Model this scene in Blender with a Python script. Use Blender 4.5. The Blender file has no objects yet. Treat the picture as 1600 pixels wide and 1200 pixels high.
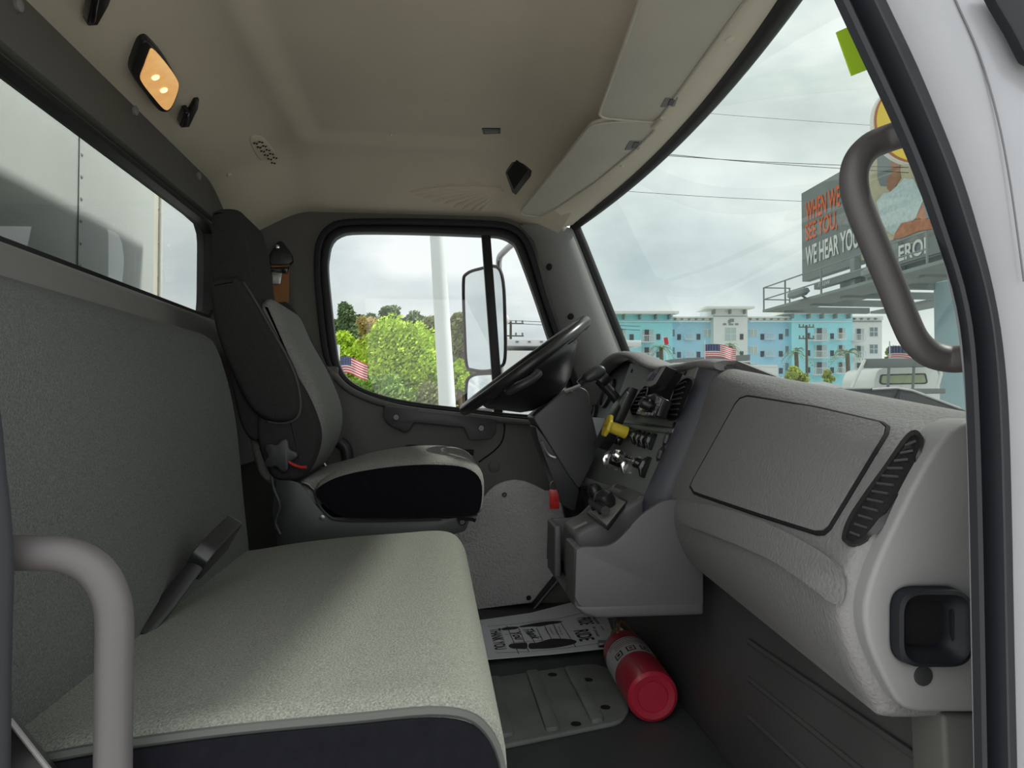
import bpy, bmesh, math, random
import numpy as np
from mathutils import Vector, Matrix, noise
random.seed(7)
S = bpy.context.scene
COL = S.collection
# ------------------------------------------------------------------ camera
F = 1150.0                       # focal length in pixels of the 1600x1200 frame
YAW = math.atan(120/F); PIT = math.atan(28/F)
H = 1.90                         # camera height above the ground; the script works relative to the camera, lifted at the end
cam = bpy.data.cameras.new('camera'); cam.sensor_width = 36; cam.lens = 36*F/1600
cam.clip_start = .02; cam.clip_end = 2000
CAM = bpy.data.objects.new('camera', cam); COL.objects.link(CAM)
CAM.rotation_euler = (math.pi/2+PIT, 0, -YAW); S.camera = CAM
# ------------------------------------------------------------------ world, sun, exposure
S.view_settings.view_transform = 'Standard'; S.view_settings.look = 'None'
S.view_settings.gamma = 1; S.view_settings.use_curve_mapping = False
S.view_settings.exposure = 0.0
SKY = 2.6; SUN = 8.2
W = bpy.data.worlds.new('overcast_sky'); S.world = W; W.use_nodes = True
nt = W.node_tree; N = nt.nodes; L = nt.links; N.clear()
def nn(t, **k):
    n = N.new(t)
    for a, b in k.items():
        if a.startswith('i_'): n.inputs[a[2:].replace('_', ' ')].default_value = b
        else: setattr(n, a, b)
    return n
o_ = nn('ShaderNodeOutputWorld'); bg = nn('ShaderNodeBackground'); bg.inputs[1].default_value = SKY
tc = nn('ShaderNodeTexCoord'); mp = nn('ShaderNodeMapping'); mp.inputs['Scale'].default_value = (1, 1, 2.2)
n1 = nn('ShaderNodeTexNoise', i_Scale=3.4, i_Detail=8, i_Roughness=.52, i_Distortion=.25)
n2 = nn('ShaderNodeTexNoise', i_Scale=1.3, i_Detail=3)
rp = nn('ShaderNodeValToRGB'); e = rp.color_ramp.elements
e[0].position = .36; e[0].color = (.56, .60, .60, 1); e[1].position = .64; e[1].color = (1.0, 1.0, .96, 1)
m_ = e.new(.50); m_.color = (.74,.775,.76,1)
rb = nn('ShaderNodeValToRGB'); eb = rb.color_ramp.elements
eb[0].position = .52; eb[0].color = (0, 0, 0, 1); eb[1].position = .75; eb[1].color = (.4, .4, .4, 1)
mx = nn('ShaderNodeMix', data_type='RGBA'); mx.inputs['B'].default_value = (.58, .71, .84, 1)
L.new(tc.outputs['Generated'], mp.inputs[0]); L.new(mp.outputs[0], n1.inputs[0]); L.new(mp.outputs[0], n2.inputs[0])
L.new(n1.outputs[0], rp.inputs[0]); L.new(n2.outputs[0], rb.inputs[0])
L.new(rb.outputs[0], mx.inputs['Factor']); L.new(rp.outputs[0], mx.inputs['A'])
L.new(mx.outputs['Result'], bg.inputs[0]); L.new(bg.outputs[0], o_.inputs[0])
sl = bpy.data.lights.new('sun', 'SUN'); sl.energy = SUN; sl.angle = math.radians(3.2); sl.color = (1, .97, .90)
so = bpy.data.objects.new('sun', sl); COL.objects.link(so)
sd = Vector((-.62, -.10, -.80)); so.rotation_euler = sd.to_track_quat('-Z', 'Y').to_euler()
# ------------------------------------------------------------------ pixel -> point on a plane that is really there
ca, sa, cp, sp = math.cos(YAW), math.sin(YAW), math.cos(PIT), math.sin(PIT)
def ray(u, v):
    a = (u-800)/F; b = (600-v)/F
    return Vector((a*ca+sa*cp-b*sa*sp, -a*sa+ca*cp-b*ca*sp, sp+b*cp))
def AX(u, v, x): d = ray(u, v); return d*(x/d.x)
def AY(u, v, y): d = ray(u, v); return d*(y/d.y)
def AZ(u, v, z): d = ray(u, v); return d*(z/d.z)
def AP(u, v, p, n): d = ray(u, v); return d*(Vector(p).dot(n)/d.dot(n))
def V3(*a): return Vector(a)
# ------------------------------------------------------------------ materials
MATS = {}
def mat(name, col, rough=.6, metal=0, bump=0, bscale=200, var=0, vscale=8, spec=.5, emis=None, estr=0, stretch=None, btype='noise', bdist=.002, coat=0):
    m = bpy.data.materials.new(name); m.use_nodes = True; MATS[name] = m
    t = m.node_tree; n = t.nodes; l = t.links
    b = n['Principled BSDF']; b.inputs['Roughness'].default_value = rough; b.inputs['Metallic'].default_value = metal
    b.inputs['Specular IOR Level'].default_value = spec; b.inputs['Coat Weight'].default_value = coat
    c = (*col, 1); b.inputs['Base Color'].default_value = c
    tcn = n.new('ShaderNodeTexCoord'); mpn = n.new('ShaderNodeMapping'); l.new(tcn.outputs['Object'], mpn.inputs[0])
    if stretch: mpn.inputs['Scale'].default_value = stretch
    if var:
        x = n.new('ShaderNodeTexNoise'); x.inputs['Scale'].default_value = vscale; x.inputs['Detail'].default_value = 5
        r = n.new('ShaderNodeValToRGB'); r.color_ramp.elements[0].position = .3; r.color_ramp.elements[1].position = .7
        r.color_ramp.elements[0].color = (*[k*(1-var) for k in col], 1); r.color_ramp.elements[1].color = (*[min(1, k*(1+var)) for k in col], 1)
        l.new(mpn.outputs[0], x.inputs[0]); l.new(x.outputs[0], r.inputs[0]); l.new(r.outputs[0], b.inputs['Base Color'])
    if bump:
        if btype == 'voronoi':
            x = n.new('ShaderNodeTexVoronoi'); x.inputs['Scale'].default_value = bscale; out = x.outputs['Distance']
        else:
            x = n.new('ShaderNodeTexNoise'); x.inputs['Scale'].default_value = bscale; x.inputs['Detail'].default_value = 3; out = x.outputs[0]
        bp = n.new('ShaderNodeBump'); bp.inputs['Strength'].default_value = bump; bp.inputs['Distance'].default_value = bdist
        l.new(mpn.outputs[0], x.inputs[0]); l.new(out, bp.inputs['Height']); l.new(bp.outputs[0], b.inputs['Normal'])
    if emis:
        b.inputs['Emission Color'].default_value = (*emis, 1); b.inputs['Emission Strength'].default_value = estr
    return m
def glass(name, tint, rough=0.0, refl=1.5):
    m = bpy.data.materials.new(name); m.use_nodes = True; MATS[name] = m
    t = m.node_tree; n = t.nodes; l = t.links; n.remove(n['Principled BSDF'])
    tr = n.new('ShaderNodeBsdfTransparent'); tr.inputs[0].default_value = (*tint, 1)
    gl = n.new('ShaderNodeBsdfGlossy'); gl.inputs['Roughness'].default_value = rough
    fr = n.new('ShaderNodeFresnel'); ge = n.new('ShaderNodeNewGeometry')
    mr = n.new('ShaderNodeMapRange'); mr.inputs['To Min'].default_value = refl; mr.inputs['To Max'].default_value = 1/refl   # same sheet from both sides
    l.new(ge.outputs['Backfacing'], mr.inputs['Value']); l.new(mr.outputs[0], fr.inputs[0])
    mxn = n.new('ShaderNodeMixShader'); l.new(fr.outputs[0], mxn.inputs[0]); l.new(tr.outputs[0], mxn.inputs[1]); l.new(gl.outputs[0], mxn.inputs[2])
    l.new(mxn.outputs[0], n['Material Output'].inputs[0]); return m
# cab
mat('dash_grey', (.212,.203,.208), .55, bump=.8, bscale=190, bdist=.0022, spec=.35)
mat('dash_dark', (.048,.047,.062), .5, bump=.3, bscale=400, bdist=.0006)
mat('panel_grey', (.20,.21,.20), .5, bump=.3, bscale=500, bdist=.0005)
mat('trim_grey', (.25,.245,.245), .55, bump=.3, bscale=350, bdist=.0006)
mat('console_grey', (.112,.104,.112), .5, bump=.25, bscale=400, bdist=.0005)
mat('door_grey', (.115, .112, .105), .6, bump=.4, bscale=300, bdist=.0008)
mat('wall_trim', (.115, .11, .10), .7, bump=.3, bscale=300, bdist=.0008)
mat('sill_grey', (.22, .215, .21), .6, bump=.3, bscale=300, bdist=.0008)
mat('header_vinyl_lit', (.80, .73, .60), .6, bump=.3, bscale=420, bdist=.0006)  # pale trim, made lighter to carry light bounced up off the dash
mat('headliner', (.64, .565, .455), .85, bump=.35, bscale=500, bdist=.0008, var=.05, vscale=3, spec=.2)
mat('visor_vinyl', (.52,.485,.415), .6, bump=.3, bscale=420, bdist=.0006, var=.04, vscale=5)
mat('kick_vinyl', (.62,.60,.61), .42, bump=1, bscale=120, bdist=.009, var=.06)
mat('lower_vinyl', (.085, .08, .082), .55, bump=.3, bscale=300, bdist=.0008, var=.1)
mat('floor_rubber', (.055, .06, .062), .6, bump=.5, bscale=260, bdist=.001, var=.2, vscale=6)
mat('mat_rubber', (.19,.205,.195), .6, bump=.5, bscale=300, bdist=.0008, var=.2, vscale=9)
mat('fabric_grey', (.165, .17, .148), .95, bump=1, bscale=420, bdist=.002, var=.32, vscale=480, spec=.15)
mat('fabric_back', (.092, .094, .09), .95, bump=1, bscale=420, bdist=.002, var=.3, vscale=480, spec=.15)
mat('fabric_dark', (.035,.035,.034), .95, bump=.7, bscale=520, bdist=.0014, var=.2, vscale=420, spec=.12)
mat('fabric_side', (.006,.006,.0085), .9, bump=.5, bscale=400, bdist=.001, var=.15, vscale=60, spec=.1)  # dark side cloth; also the painted shade on the driver cushion's side
mat('fabric_seat_lit', (.21,.21,.195), .95, bump=1, bscale=420, bdist=.002, var=.3, vscale=480, spec=.15)  # grey seat cloth, lightened to stand for windscreen sun on the backrest
mat('piping', (.06,.062,.058), .8)
mat('rubber', (.012, .012, .013), .5, spec=.4)
mat('rubber_soft', (.014, .015, .019), .5, spec=.25)
mat('black_plastic', (.014, .014, .015), .35, bump=.15, bscale=500, bdist=.0004)
mat('black_gloss', (.012, .012, .014), .15)
mat('black_void', (.004, .004, .004), .9)
mat('dark_plastic', (.035, .035, .038), .42, bump=.2, bscale=450, bdist=.0004)
mat('column_grey', (.052,.052,.055), .45, bump=.2, bscale=450, bdist=.0004)
mat('handle_grey', (.078,.071,.073), .5, bump=.25, bscale=350, bdist=.0005)
mat('chrome', (.75, .75, .76), .15, metal=1)
mat('steel', (.45, .45, .46), .35, metal=1)
mat('brass', (.42, .36, .2), .3, metal=1)
mat('white_paint', (.26,.26,.28), .35, var=.05, vscale=6, coat=.3)
mat('seam_dark', (.12, .12, .13), .7)
mat('yellow_plastic', (.78, .60, .05), .4)
mat('yellow_print', (.35, .27, .02), .5)
mat('red_paint', (.50, .022, .05), .35, coat=.3)
mat('red_tag', (.62, .035, .03), .3, var=.3, vscale=60)
mat('red_latch', (.45, .03, .03), .4)
mat('label_paper', (.62, .62, .63), .6)
mat('ink', (.03, .03, .033), .7)
mat('label_red', (.45, .06, .08), .6)
mat('paper', (.88,.89,.95), .8, var=.03, vscale=4)
mat('webbing', (.34, .15, .055), .8, bump=.4, bscale=500, bdist=.0006)
mat('amber_lens', (.95, .62, .28), .25, emis=(1, .50, .16), estr=.55, var=.25, vscale=30)
mat('bulb', (1, .8, .5), .3, emis=(1, .72, .35), estr=1.8)
mat('sticker_green', (.60, .95, .05), .5)
mat('screen', (.06, .065, .10), .12)
mat('switch_print', (.55, .55, .55), .6)
mat('mirror_glass', (.80, .84, .86), .02, metal=1)
glass('windshield_glass', (.37, .40, .385)); glass('side_glass', (.41, .42, .42)); glass('rear_glass', (.39, .405, .395), refl=1.75)
# ------------------------------------------------------------------ mesh kit
class MB:
    def __init__(s): s.v = []; s.f = []
    def add(s, vs, fs):
        b = len(s.v); s.v += [Vector(p) for p in vs]; s.f += [tuple(b+i for i in f) for f in fs]; return s
    def box(s, c, d, rot=None):
        c = Vector(c); pts = []
        for i in (-.5, .5):
            for j in (-.5, .5):
                for k in (-.5, .5):
                    p = Vector((i*d[0], j*d[1], k*d[2]))
                    pts.append(c+(rot @ p if rot else p))
        return s.add(pts, [(0,1,3,2),(4,6,7,5),(0,4,5,1),(2,3,7,6),(0,2,6,4),(1,5,7,3)])
    def prism(s, poly, d):
        n = len(poly); d = Vector(d); poly = [Vector(p) for p in poly]
        nr = Vector()
        for i in range(n): nr += poly[i].cross(poly[(i+1) % n])
        if nr.dot(d) > 0: poly = poly[::-1]
        vs = poly+[p+d for p in poly]
        return s.add(vs, [tuple(range(n)), tuple(range(2*n-1, n-1, -1))]+[(i, n+i, n+(i+1) % n, (i+1) % n) for i in range(n)])
    def loft(s, secs, closed=True, cap=True, wrap=False):
        m = len(secs[0]); n = len(secs); fs = []
        for i in range(n if wrap else n-1):
            for j in range(m if closed else m-1):
                a = i*m+j; b = i*m+(j+1) % m; i2 = (i+1) % n
                fs.append((a, b, i2*m+(j+1) % m, i2*m+j))
        if cap and closed and not wrap: fs += [tuple(range(m-1, -1, -1)), tuple(range((n-1)*m, n*m))]
        return s.add([p for q in secs for p in q], fs)
    def tube(s, path, r, n=12, closed=False, flat=None):
        path = [Vector(p) for p in path]; k = len(path)
        rs = r if isinstance(r, (list, tuple)) else [r]*k
        secs = []; up = None
        for i, p in enumerate(path):
            a = path[(i-1) % k] if (closed or i > 0) else p; b = path[(i+1) % k] if (closed or i < k-1) else p
            t = (b-a).normalized()
            if up is None:
                up = t.cross(Vector((0, 0, 1)) if abs(t.z) < .9 else Vector((1, 0, 0))).normalized()
            up = (up-t*up.dot(t)).normalized(); w = t.cross(up)
            fx, fy = flat or (1, 1)
            secs.append([p+(up*math.cos(q)*fx+w*math.sin(q)*fy)*rs[i] for q in [2*math.pi*j/n for j in range(n)]])
        return s.loft(secs, wrap=closed)
    def lathe(s, c, ax, prof, n=20):
        ax = Vector(ax).normalized(); c = Vector(c)
        a = ax.cross(Vector((0, 0, 1)) if abs(ax.z) < .9 else Vector((1, 0, 0))).normalized(); b = ax.cross(a)
        secs = [[c+ax*h+(a*math.cos(q)+b*math.sin(q))*max(r, 1e-5) for q in [2*math.pi*j/n for j in range(n)]] for r, h in prof]
        return s.loft(secs)
    def ring(s, inner, outer, d):
        d = Vector(d); n = len(inner)
        return s.loft([inner, outer, [p+d for p in outer], [p+d for p in inner]], wrap=True)
    def puff(s, prof, y0, y1, r, n=4, k_in=.55):
        """cushion: closed XZ profile between y0 and y1 with rounded ends"""
        m = len(prof); area = sum(prof[i][0]*prof[(i+1) % m][1]-prof[(i+1) % m][0]*prof[i][1] for i in range(m))
        sg = 1 if area > 0 else -1; nr = []
        for i in range(m):
            a = Vector(prof[i-1]); b = Vector(prof[(i+1) % m]); t = (b-a).normalized(); nr.append(Vector((t.y, -t.x))*sg)
        secs = []
        for k in range(n+1):
            q = math.pi/2*k/n; ins = r*k_in*(1-math.sin(q)); y = y0+r*(1-math.cos(q))
            secs.append([(prof[i][0]-nr[i].x*ins, y, prof[i][1]-nr[i].y*ins) for i in range(m)])
        for k in range(n, -1, -1):
            q = math.pi/2*k/n; ins = r*k_in*(1-math.sin(q)); y = y1-r*(1-math.cos(q))
            secs.append([(prof[i][0]-nr[i].x*ins, y, prof[i][1]-nr[i].y*ins) for i in range(m)])
        return s.loft(secs)
    def build(s, name, m, parent=None, bevel=0, seg=2, sharp=38, smooth=True, lim=30):
        me = bpy.data.meshes.new(name); base = Vector()
        if parent is not None: base = WORLD[parent.name].copy()
        elif s.v:
            xs = np.array([tuple(p) for p in s.v]); base = Vector(((xs[:, 0].min()+xs[:, 0].max())/2, (xs[:, 1].min()+xs[:, 1].max())/2, xs[:, 2].min()))
        me.from_pydata([tuple(p-base) for p in s.v], [], s.f)
        bm = bmesh.new(); bm.from_mesh(me)
        bmesh.ops.recalc_face_normals(bm, faces=bm.faces)
        if bevel:
            es = [e for e in bm.edges if len(e.link_faces) == 2 and e.calc_face_angle(0) > math.radians(lim)]
            bmesh.ops.bevel(bm, geom=es, offset=bevel, segments=seg, profile=.5, affect='EDGES', clamp_overlap=True)
        bm.to_mesh(me); bm.free()
        if smooth: me.shade_smooth(); me.set_sharp_from_angle(angle=math.radians(sharp))
        me.materials.append(MATS[m])
        o = bpy.data.objects.new(name, me); COL.objects.link(o); o.location = base if parent is None else (0, 0, 0)
        if parent is not None: o.parent = parent
        WORLD[o.name] = base.copy()
        return o
WORLD = {}
def thing(name, label, cat, loc, group=None, kind=None):
    o = bpy.data.objects.new(name, None); COL.objects.link(o); o.location = loc; o.empty_display_size = .1
    WORLD[o.name] = Vector(loc); return tag(o, label, cat, group, kind)
def part(name, label, parent, loc):
    o = bpy.data.objects.new(name, None); COL.objects.link(o); o.empty_display_size = .05; o.parent = parent
    o.location = Vector(loc)-WORLD[parent.name]; WORLD[o.name] = Vector(loc); o['label'] = label; return o
def tag(o, label=None, cat=None, group=None, kind=None):
    if label: o['label'] = label
    if cat: o['category'] = cat
    if group: o['group'] = group
    if kind: o['kind'] = kind
    return o
def struct(o, label=None): o['kind'] = 'structure'; (label and o.__setitem__('label', label)); return o
def cat(pts, n=6, closed=True):
    """Catmull-Rom through the points (any dimension)"""
    P = [Vector(p) for p in pts]; k = len(P); out = []
    for i in range(k if closed else k-1):
        a, b, c, d = (P[(i-1) % k] if closed or i else P[0], P[i], P[(i+1) % k], P[(i+2) % k] if closed or i+2 < k else P[-1])
        for j in range(n):
            t = j/n
            out.append(.5*((2*b)+(c-a)*t+(2*a-5*b+4*c-d)*t*t+(3*b-a-3*c+d)*t**3))
    if not closed: out.append(P[-1].copy())
    return out
def rnd(pts, r, n=5, closed=True):
    """round the corners of a polyline"""
    P = [Vector(p) for p in pts]; k = len(P); out = []
    for i in range(k):
        if not closed and i in (0, k-1): out.append(P[i]); continue
        a, b, c = P[i-1], P[i], P[(i+1) % k]
        rr = r[i] if isinstance(r, (list, tuple)) else r
        d1 = (a-b); d2 = (c-b); q = min(rr, d1.length*.49, d2.length*.49)
        p1 = b+d1.normalized()*q; p2 = b+d2.normalized()*q
        for j in range(n+1):
            t = j/n; out.append(p1*(1-t)**2+b*2*t*(1-t)+p2*t*t)
    return out
def resample(pts, n, closed=True):
    P = [Vector(p) for p in pts]+([Vector(pts[0])] if closed else [])
    d = [0]
    for i in range(1, len(P)): d.append(d[-1]+(P[i]-P[i-1]).length)
    out = []; j = 0
    for k in range(n):
        t = d[-1]*k/(n if closed else n-1)
        while j < len(P)-2 and d[j+1] < t: j += 1
        w = (t-d[j])/max(1e-9, d[j+1]-d[j]); out.append(P[j].lerp(P[j+1], w))
    return out
def byangle(outline, c, n, i=0, j=2):
    """points of a closed outline (star-shaped about c) at n equal angles"""
    out = []; m = len(outline); c = Vector(c)
    for k in range(n):
        q = 2*math.pi*k/n; d = (math.cos(q), math.sin(q)); best = None
        for a in range(m):
            p = outline[a]-c; s = outline[(a+1) % m]-c
            ex, ey = s[i]-p[i], s[j]-p[j]; den = d[0]*ey-d[1]*ex
            if abs(den) < 1e-12: continue
            t = (p[i]*ey-p[j]*ex)/den; w = (p[i]*d[1]-p[j]*d[0])/den
            if t > 0 and -1e-9 <= w <= 1+1e-9 and (best is None or t > best[0]): best = (t, p.lerp(s, w))
        out.append(c+best[1])
    return out
FONT_CACHE = {}
def text(body, m, parent, o, ex, ey, w, h, name='lettering', thick=0, bold=0, shear=0):
    """flat lettering filling a w x h box whose lower left corner is o, along unit vectors ex, ey"""
    cu = bpy.data.curves.new('t', 'FONT'); cu.body = body; cu.extrude = 0; cu.offset = bold; cu.shear = shear
    ob = bpy.data.objects.new('t', cu); COL.objects.link(ob)
    dg = bpy.context.evaluated_depsgraph_get(); me = bpy.data.meshes.new_from_object(ob.evaluated_get(dg))
    bpy.data.objects.remove(ob); bpy.data.curves.remove(cu)
    co = np.array([tuple(v.co) for v in me.vertices]); mn = co.min(0); sz = co.max(0)-mn
    o, ex, ey = Vector(o), Vector(ex), Vector(ey)
    b = MB(); b.add([o+ex*((c[0]-mn[0])/sz[0]*w)+ey*((c[1]-mn[1])/max(sz[1], 1e-6)*h) for c in co], [tuple(p.vertices) for p in me.polygons])
    bpy.data.meshes.remove(me)
    return b.build(name, m, parent, smooth=False)
def ss(a, b, x): t = max(0, min(1, (x-a)/(b-a))); return t*t*(3-2*t)
# ------------------------------------------------------------------ cab dimensions
XR = -.72; YL = 2.70; YD = .64; ZF = -.74
CTR = 1.68
#%%STRUCTURE
# ================================================================== THE CAB SHELL
b = MB(); b.box((.0, 1.66, ZF-.03), (1.70, 2.12, .06)); floor = struct(b.build('floor', 'floor_rubber'), 'dark rubber cab floor')
# headliner
def hx(y): t = (y-CTR)/1.0; return .612-.105*t*t      # header curve of the windscreen
def ceil_z(x, y):
    z = .80
    z -= .115*(1-ss(-.76, -.44, x))
    z -= .115*ss(2.34, 2.72, y)
    z -= .115*(1-ss(.60, .92, y))
    z -= .125*ss(.22, .56, x)
    # raised pan in the middle of the roof with its soft shoulders
    z += .020*ss(-.42, -.34, x)*(1-ss(.20, .27, x))*ss(.90, .98, y)*(1-ss(2.24, 2.34, y))
    # gathered cloth in the far front corner
    q = math.atan2(y-2.62, x-.36); d = math.hypot(x-.36, y-2.62)
    k = (1-ss(.03, .30, abs(d-.15)))*ss(-3.3, -2.9, q)*(1-ss(-2.35, -2.1, q)) if q < 0 else 0
    z += .0035*k*math.sin(q*46)
    return z
nx, ny = 150, 200
b = MB(); g = []
for i in range(nx+1):
    g.append([])
    for j in range(ny+1):
        y = .60+2.13*j/ny; g[-1].append(V3(-.76+(hx(y)-.075+.76)*i/nx, y, 0))
for r_ in g:
    for p in r_: p.z = ceil_z(p.x, p.y)
b.loft(g, closed=False); ceiling = struct(b.build('ceiling', 'headliner', sharp=60), 'beige grey cloth headliner')
# outer roof skin
b = MB(); b.box((-.06, 1.66, .90), (1.44, 2.3, .02)); rf = b.build('roof_skin', 'white_paint', ceiling)
# ---- rear wall with its window
hole = rnd([V3(XR, .90, .262), V3(XR, 2.47, .262), V3(XR, 2.47, .574), V3(XR, .90, .574)], .07)
outer = [V3(XR, .58, -.78), V3(XR, 2.78, -.78), V3(XR, 2.78, .74), V3(XR, .58, .74)]
cc = V3(XR, 1.68, .42); n_ = 160
I = byangle(hole, cc, n_, 1, 2); O = byangle(outer, cc, n_, 1, 2)
b = MB(); b.ring(I, O, (-.05, 0, 0)); wall_rear = struct(b.build('wall_rear', 'wall_trim'), 'dark grey rear cab wall')
Wn = struct(thing('window_1', None, None, (XR, 1.68, .26)), 'wide rear cab window towards the cargo box')
I2 = [cc+(p-cc)*.985 for p in I]; I3 = [cc+(p-cc)*.95 for p in I]
b = MB(); b.ring([p+V3(.006, 0, 0) for p in byangle(rnd([V3(XR, .915, .274), V3(XR, 2.455, .274), V3(XR, 2.455, .562), V3(XR, .915, .562)], .06), cc, n_, 1, 2)], [p+V3(.006, 0, 0) for p in I], (-.03, 0, 0)); b.build('gasket', 'rubber', Wn)
b = MB(); b.add([p+V3(-.02, 0, 0) for p in I], [tuple(range(n_))]); b.build('pane', 'rear_glass', Wn, smooth=False)
# sill below the rear window, behind the bench
b = MB(); sec = [(-.72, .262), (-.665, .245), (-.648, .225), (-.640, .15), (-.66, .12), (-.72, .12)]
sec = [(-.722, .255), (-.67, .25), (-.655, .235), (-.648, .19), (-.62, .17), (-.60, .14), (-.60, -.2), (-.722, -.2)]
b.loft([[V3(x, y, z) for x, z in sec] for y in (.62, 2.66)]); struct(b.build('trim_1', 'sill_grey', bevel=.008, seg=3), 'grey moulded ledge under the rear window')
# head trim over the rear window, with its plugs
b = MB(); b.loft([[V3(x, y, z) for x, z in [(-.722, .58), (-.70, .585), (-.705, .70), (-.722, .71)]] for y in (.62, 2.68)])
tr = struct(b.build('trim_2', 'wall_trim', bevel=.004), 'dark trim strip above the rear window')
for u, v in ((30, 8), (212, 173), (311, 275)):
    p = AX(u, v, -.70); b = MB(); b.lathe(p+V3(-.004, 0, 0), (1, 0, 0), [(.011, 0), (.011, .006), (.007, .009), (0, .009)], 14); b.build('plug', 'trim_grey', tr)
# ---- driver side wall
def py(l, y): return [AY(u, v, y) for u, v in l]
glassL = [(512, 430), (513, 398), (518, 378), (532, 366), (560, 362), (650, 363), (757, 367), (782, 369), (798, 376), (808, 388), (835, 460), (860, 535), (890, 620), (892, 640), (880, 650),
          (800, 646), (720, 637), (660, 630), (610, 621), (570, 608), (545, 593), (531, 572), (524, 540)]
frameL = [(493, 450), (492, 400), (498, 372), (514, 353), (545, 344), (650, 343), (757, 346), (795, 351), (818, 366), (834, 396), (852, 460), (878, 535), (912, 625), (914, 655), (890, 660),
          (800, 653), (720, 644), (660, 637), (605, 629), (560, 616), (532, 600), (514, 578), (503, 540)]
gl = cat(py(glassL, YL), 5); fo = cat(py(frameL, YL), 5)
cc = AY(700, 500, YL); n_ = 180
G = byangle(gl, cc, n_); FO = byangle(fo, cc, n_)
outer = [V3(-.80, YL, -.80), V3(.78, YL, -.80), V3(.77, YL, -.02), V3(.60, YL, .385), V3(.495, YL, .64), V3(.44, YL, .74), V3(-.80, YL, .74)]
O = byangle(outer, cc, n_)
b = MB(); b.ring(FO, O, (0, .06, 0)); wall_left = struct(b.build('wall_left', 'wall_trim'), 'dark grey driver side wall of the cab')
Wn = struct(thing('window_2', None, None, AY(700, 640, YL)), 'driver door window with a black frame and a vent pane')
def lerpP(A, B, t): return [a.lerp(c, t) for a, c in zip(A, B)]
mid = lerpP(FO, G, .45)
b = MB(); b.ring([p+V3(0, -.02, 0) for p in mid], [p+V3(0, -.02, 0) for p in FO], (0, .05, 0)); b.build('outer_seal', 'rubber_soft', Wn, bevel=.006, seg=3)
b = MB(); b.ring([p+V3(0, .005, 0) for p in G], [p+V3(0, .005, 0) for p in mid], (0, .05, 0)); b.build('sash', 'rubber', Wn, bevel=.003)
d1 = [AY(u, v, YL+.012) for u, v in ((752, 360), (766, 360), (784, 600), (786, 655), (773, 655), (769, 590))]
b = MB(); b.prism(d1, (0, .03, 0)); b.build('divider_bar', 'rubber', Wn, bevel=.003)
lx = lambda z: AY(759, 366, YL).x+(AY(777, 590, YL).x-AY(759, 366, YL).x)*(AY(759, 366, YL).z-z)/(AY(759, 366, YL).z-AY(777, 590, YL).z)
gp = [p+V3(0, .035, 0) for p in G]
def halfplane(P, s):
    out = []; k = len(P)
    for i in range(k):
        a, c = P[i], P[(i+1) % k]; da = s*(a.x-lx(a.z)); dc = s*(c.x-lx(c.z))
        if da >= 0: out.append(a)
        if da*dc < 0: out.append(a.lerp(c, da/(da-dc)))
    return out
for s_ in (-1, 1):
    b = MB(); q = halfplane(gp, s_); b.add(q, [tuple(range(len(q)))]); b.build('pane', 'side_glass', Wn, smooth=False)
# door panel
door = struct(thing('door_1', None, None, (0, YL, ZF)), 'dark moulded driver door panel')
dp = cat(py([(505, 573), (526, 573), (528, 585), (545, 603), (575, 619), (620, 633), (680, 642), (740, 648), (800, 656), (900, 664)], YL-.035), 4, False)
dp += py([(930, 664), (930, 860), (690, 960), (520, 960), (470, 800), (480, 620)], YL-.035)
b = MB(); b.prism(dp, (0, .035, 0)); b.build('panel', 'door_grey', door, bevel=.008, seg=3)
# upper lip catching the light
lip = cat(py([(507, 575), (522, 588), (545, 608), (575, 623), (620, 636), (680, 645), (740, 651), (800, 658), (900, 667)], YL-.04), 5, False)
b = MB(); b.tube(lip, .012, 10); b.build('sill_lip', 'door_grey', door)
# pull bar
pb = rnd(py([(600, 634), (690, 645), (775, 655), (775, 676), (768, 686), (733, 688), (725, 668), (646, 660), (640, 672), (632, 675), (605, 662), (598, 650)], YL-.075), .008, 3)
b = MB(); b.prism(pb, (0, .04, 0)); bar = b.build('pull_handle', 'dark_plastic', door, bevel=.006, seg=3)
for u, v in ((619, 652), (752, 669)):
    b = MB(); b.lathe(AY(u, v, YL-.080), (0, 1, 0), [(0, 0), (.010, 0), (.012, .003), (.012, .008)], 14); b.build('bolt', 'black_gloss', bar)
b = MB(); b.prism(rnd(py([(652, 639), (728, 648), (727, 651), (652, 643)], YL-.079), .003, 2), (0, .004, 0)); b.build('grip_groove', 'black_plastic', bar)
# seam of the front door section and speaker button
seam = cat(py([(788, 655), (788, 675), (783, 692), (770, 706), (748, 722)], YL-.037), 6, False)
b = MB(); b.tube(seam, .003, 6); b.build('seam', 'black_void', door)
b = MB(); b.lathe(AY(772, 729, YL-.035), (0, -1, 0), [(.022, 0), (.022, .004), (.018, .007), (0, .007)], 20); b.build('speaker_cap', 'door_grey', door)
b = MB(); b.tube(cat(py([(633, 706), (640, 699), (680, 704), (740, 707)], YL-.045), 4, False), .010, 8); b.build('inside_latch', 'black_plastic', door)
b = MB(); b.tube(cat(py([(530, 690), (540, 700), (543, 720), (538, 745)], YL-.05), 5, False), .022, 10); b.build('armrest_end', 'dark_plastic', door)
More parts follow.
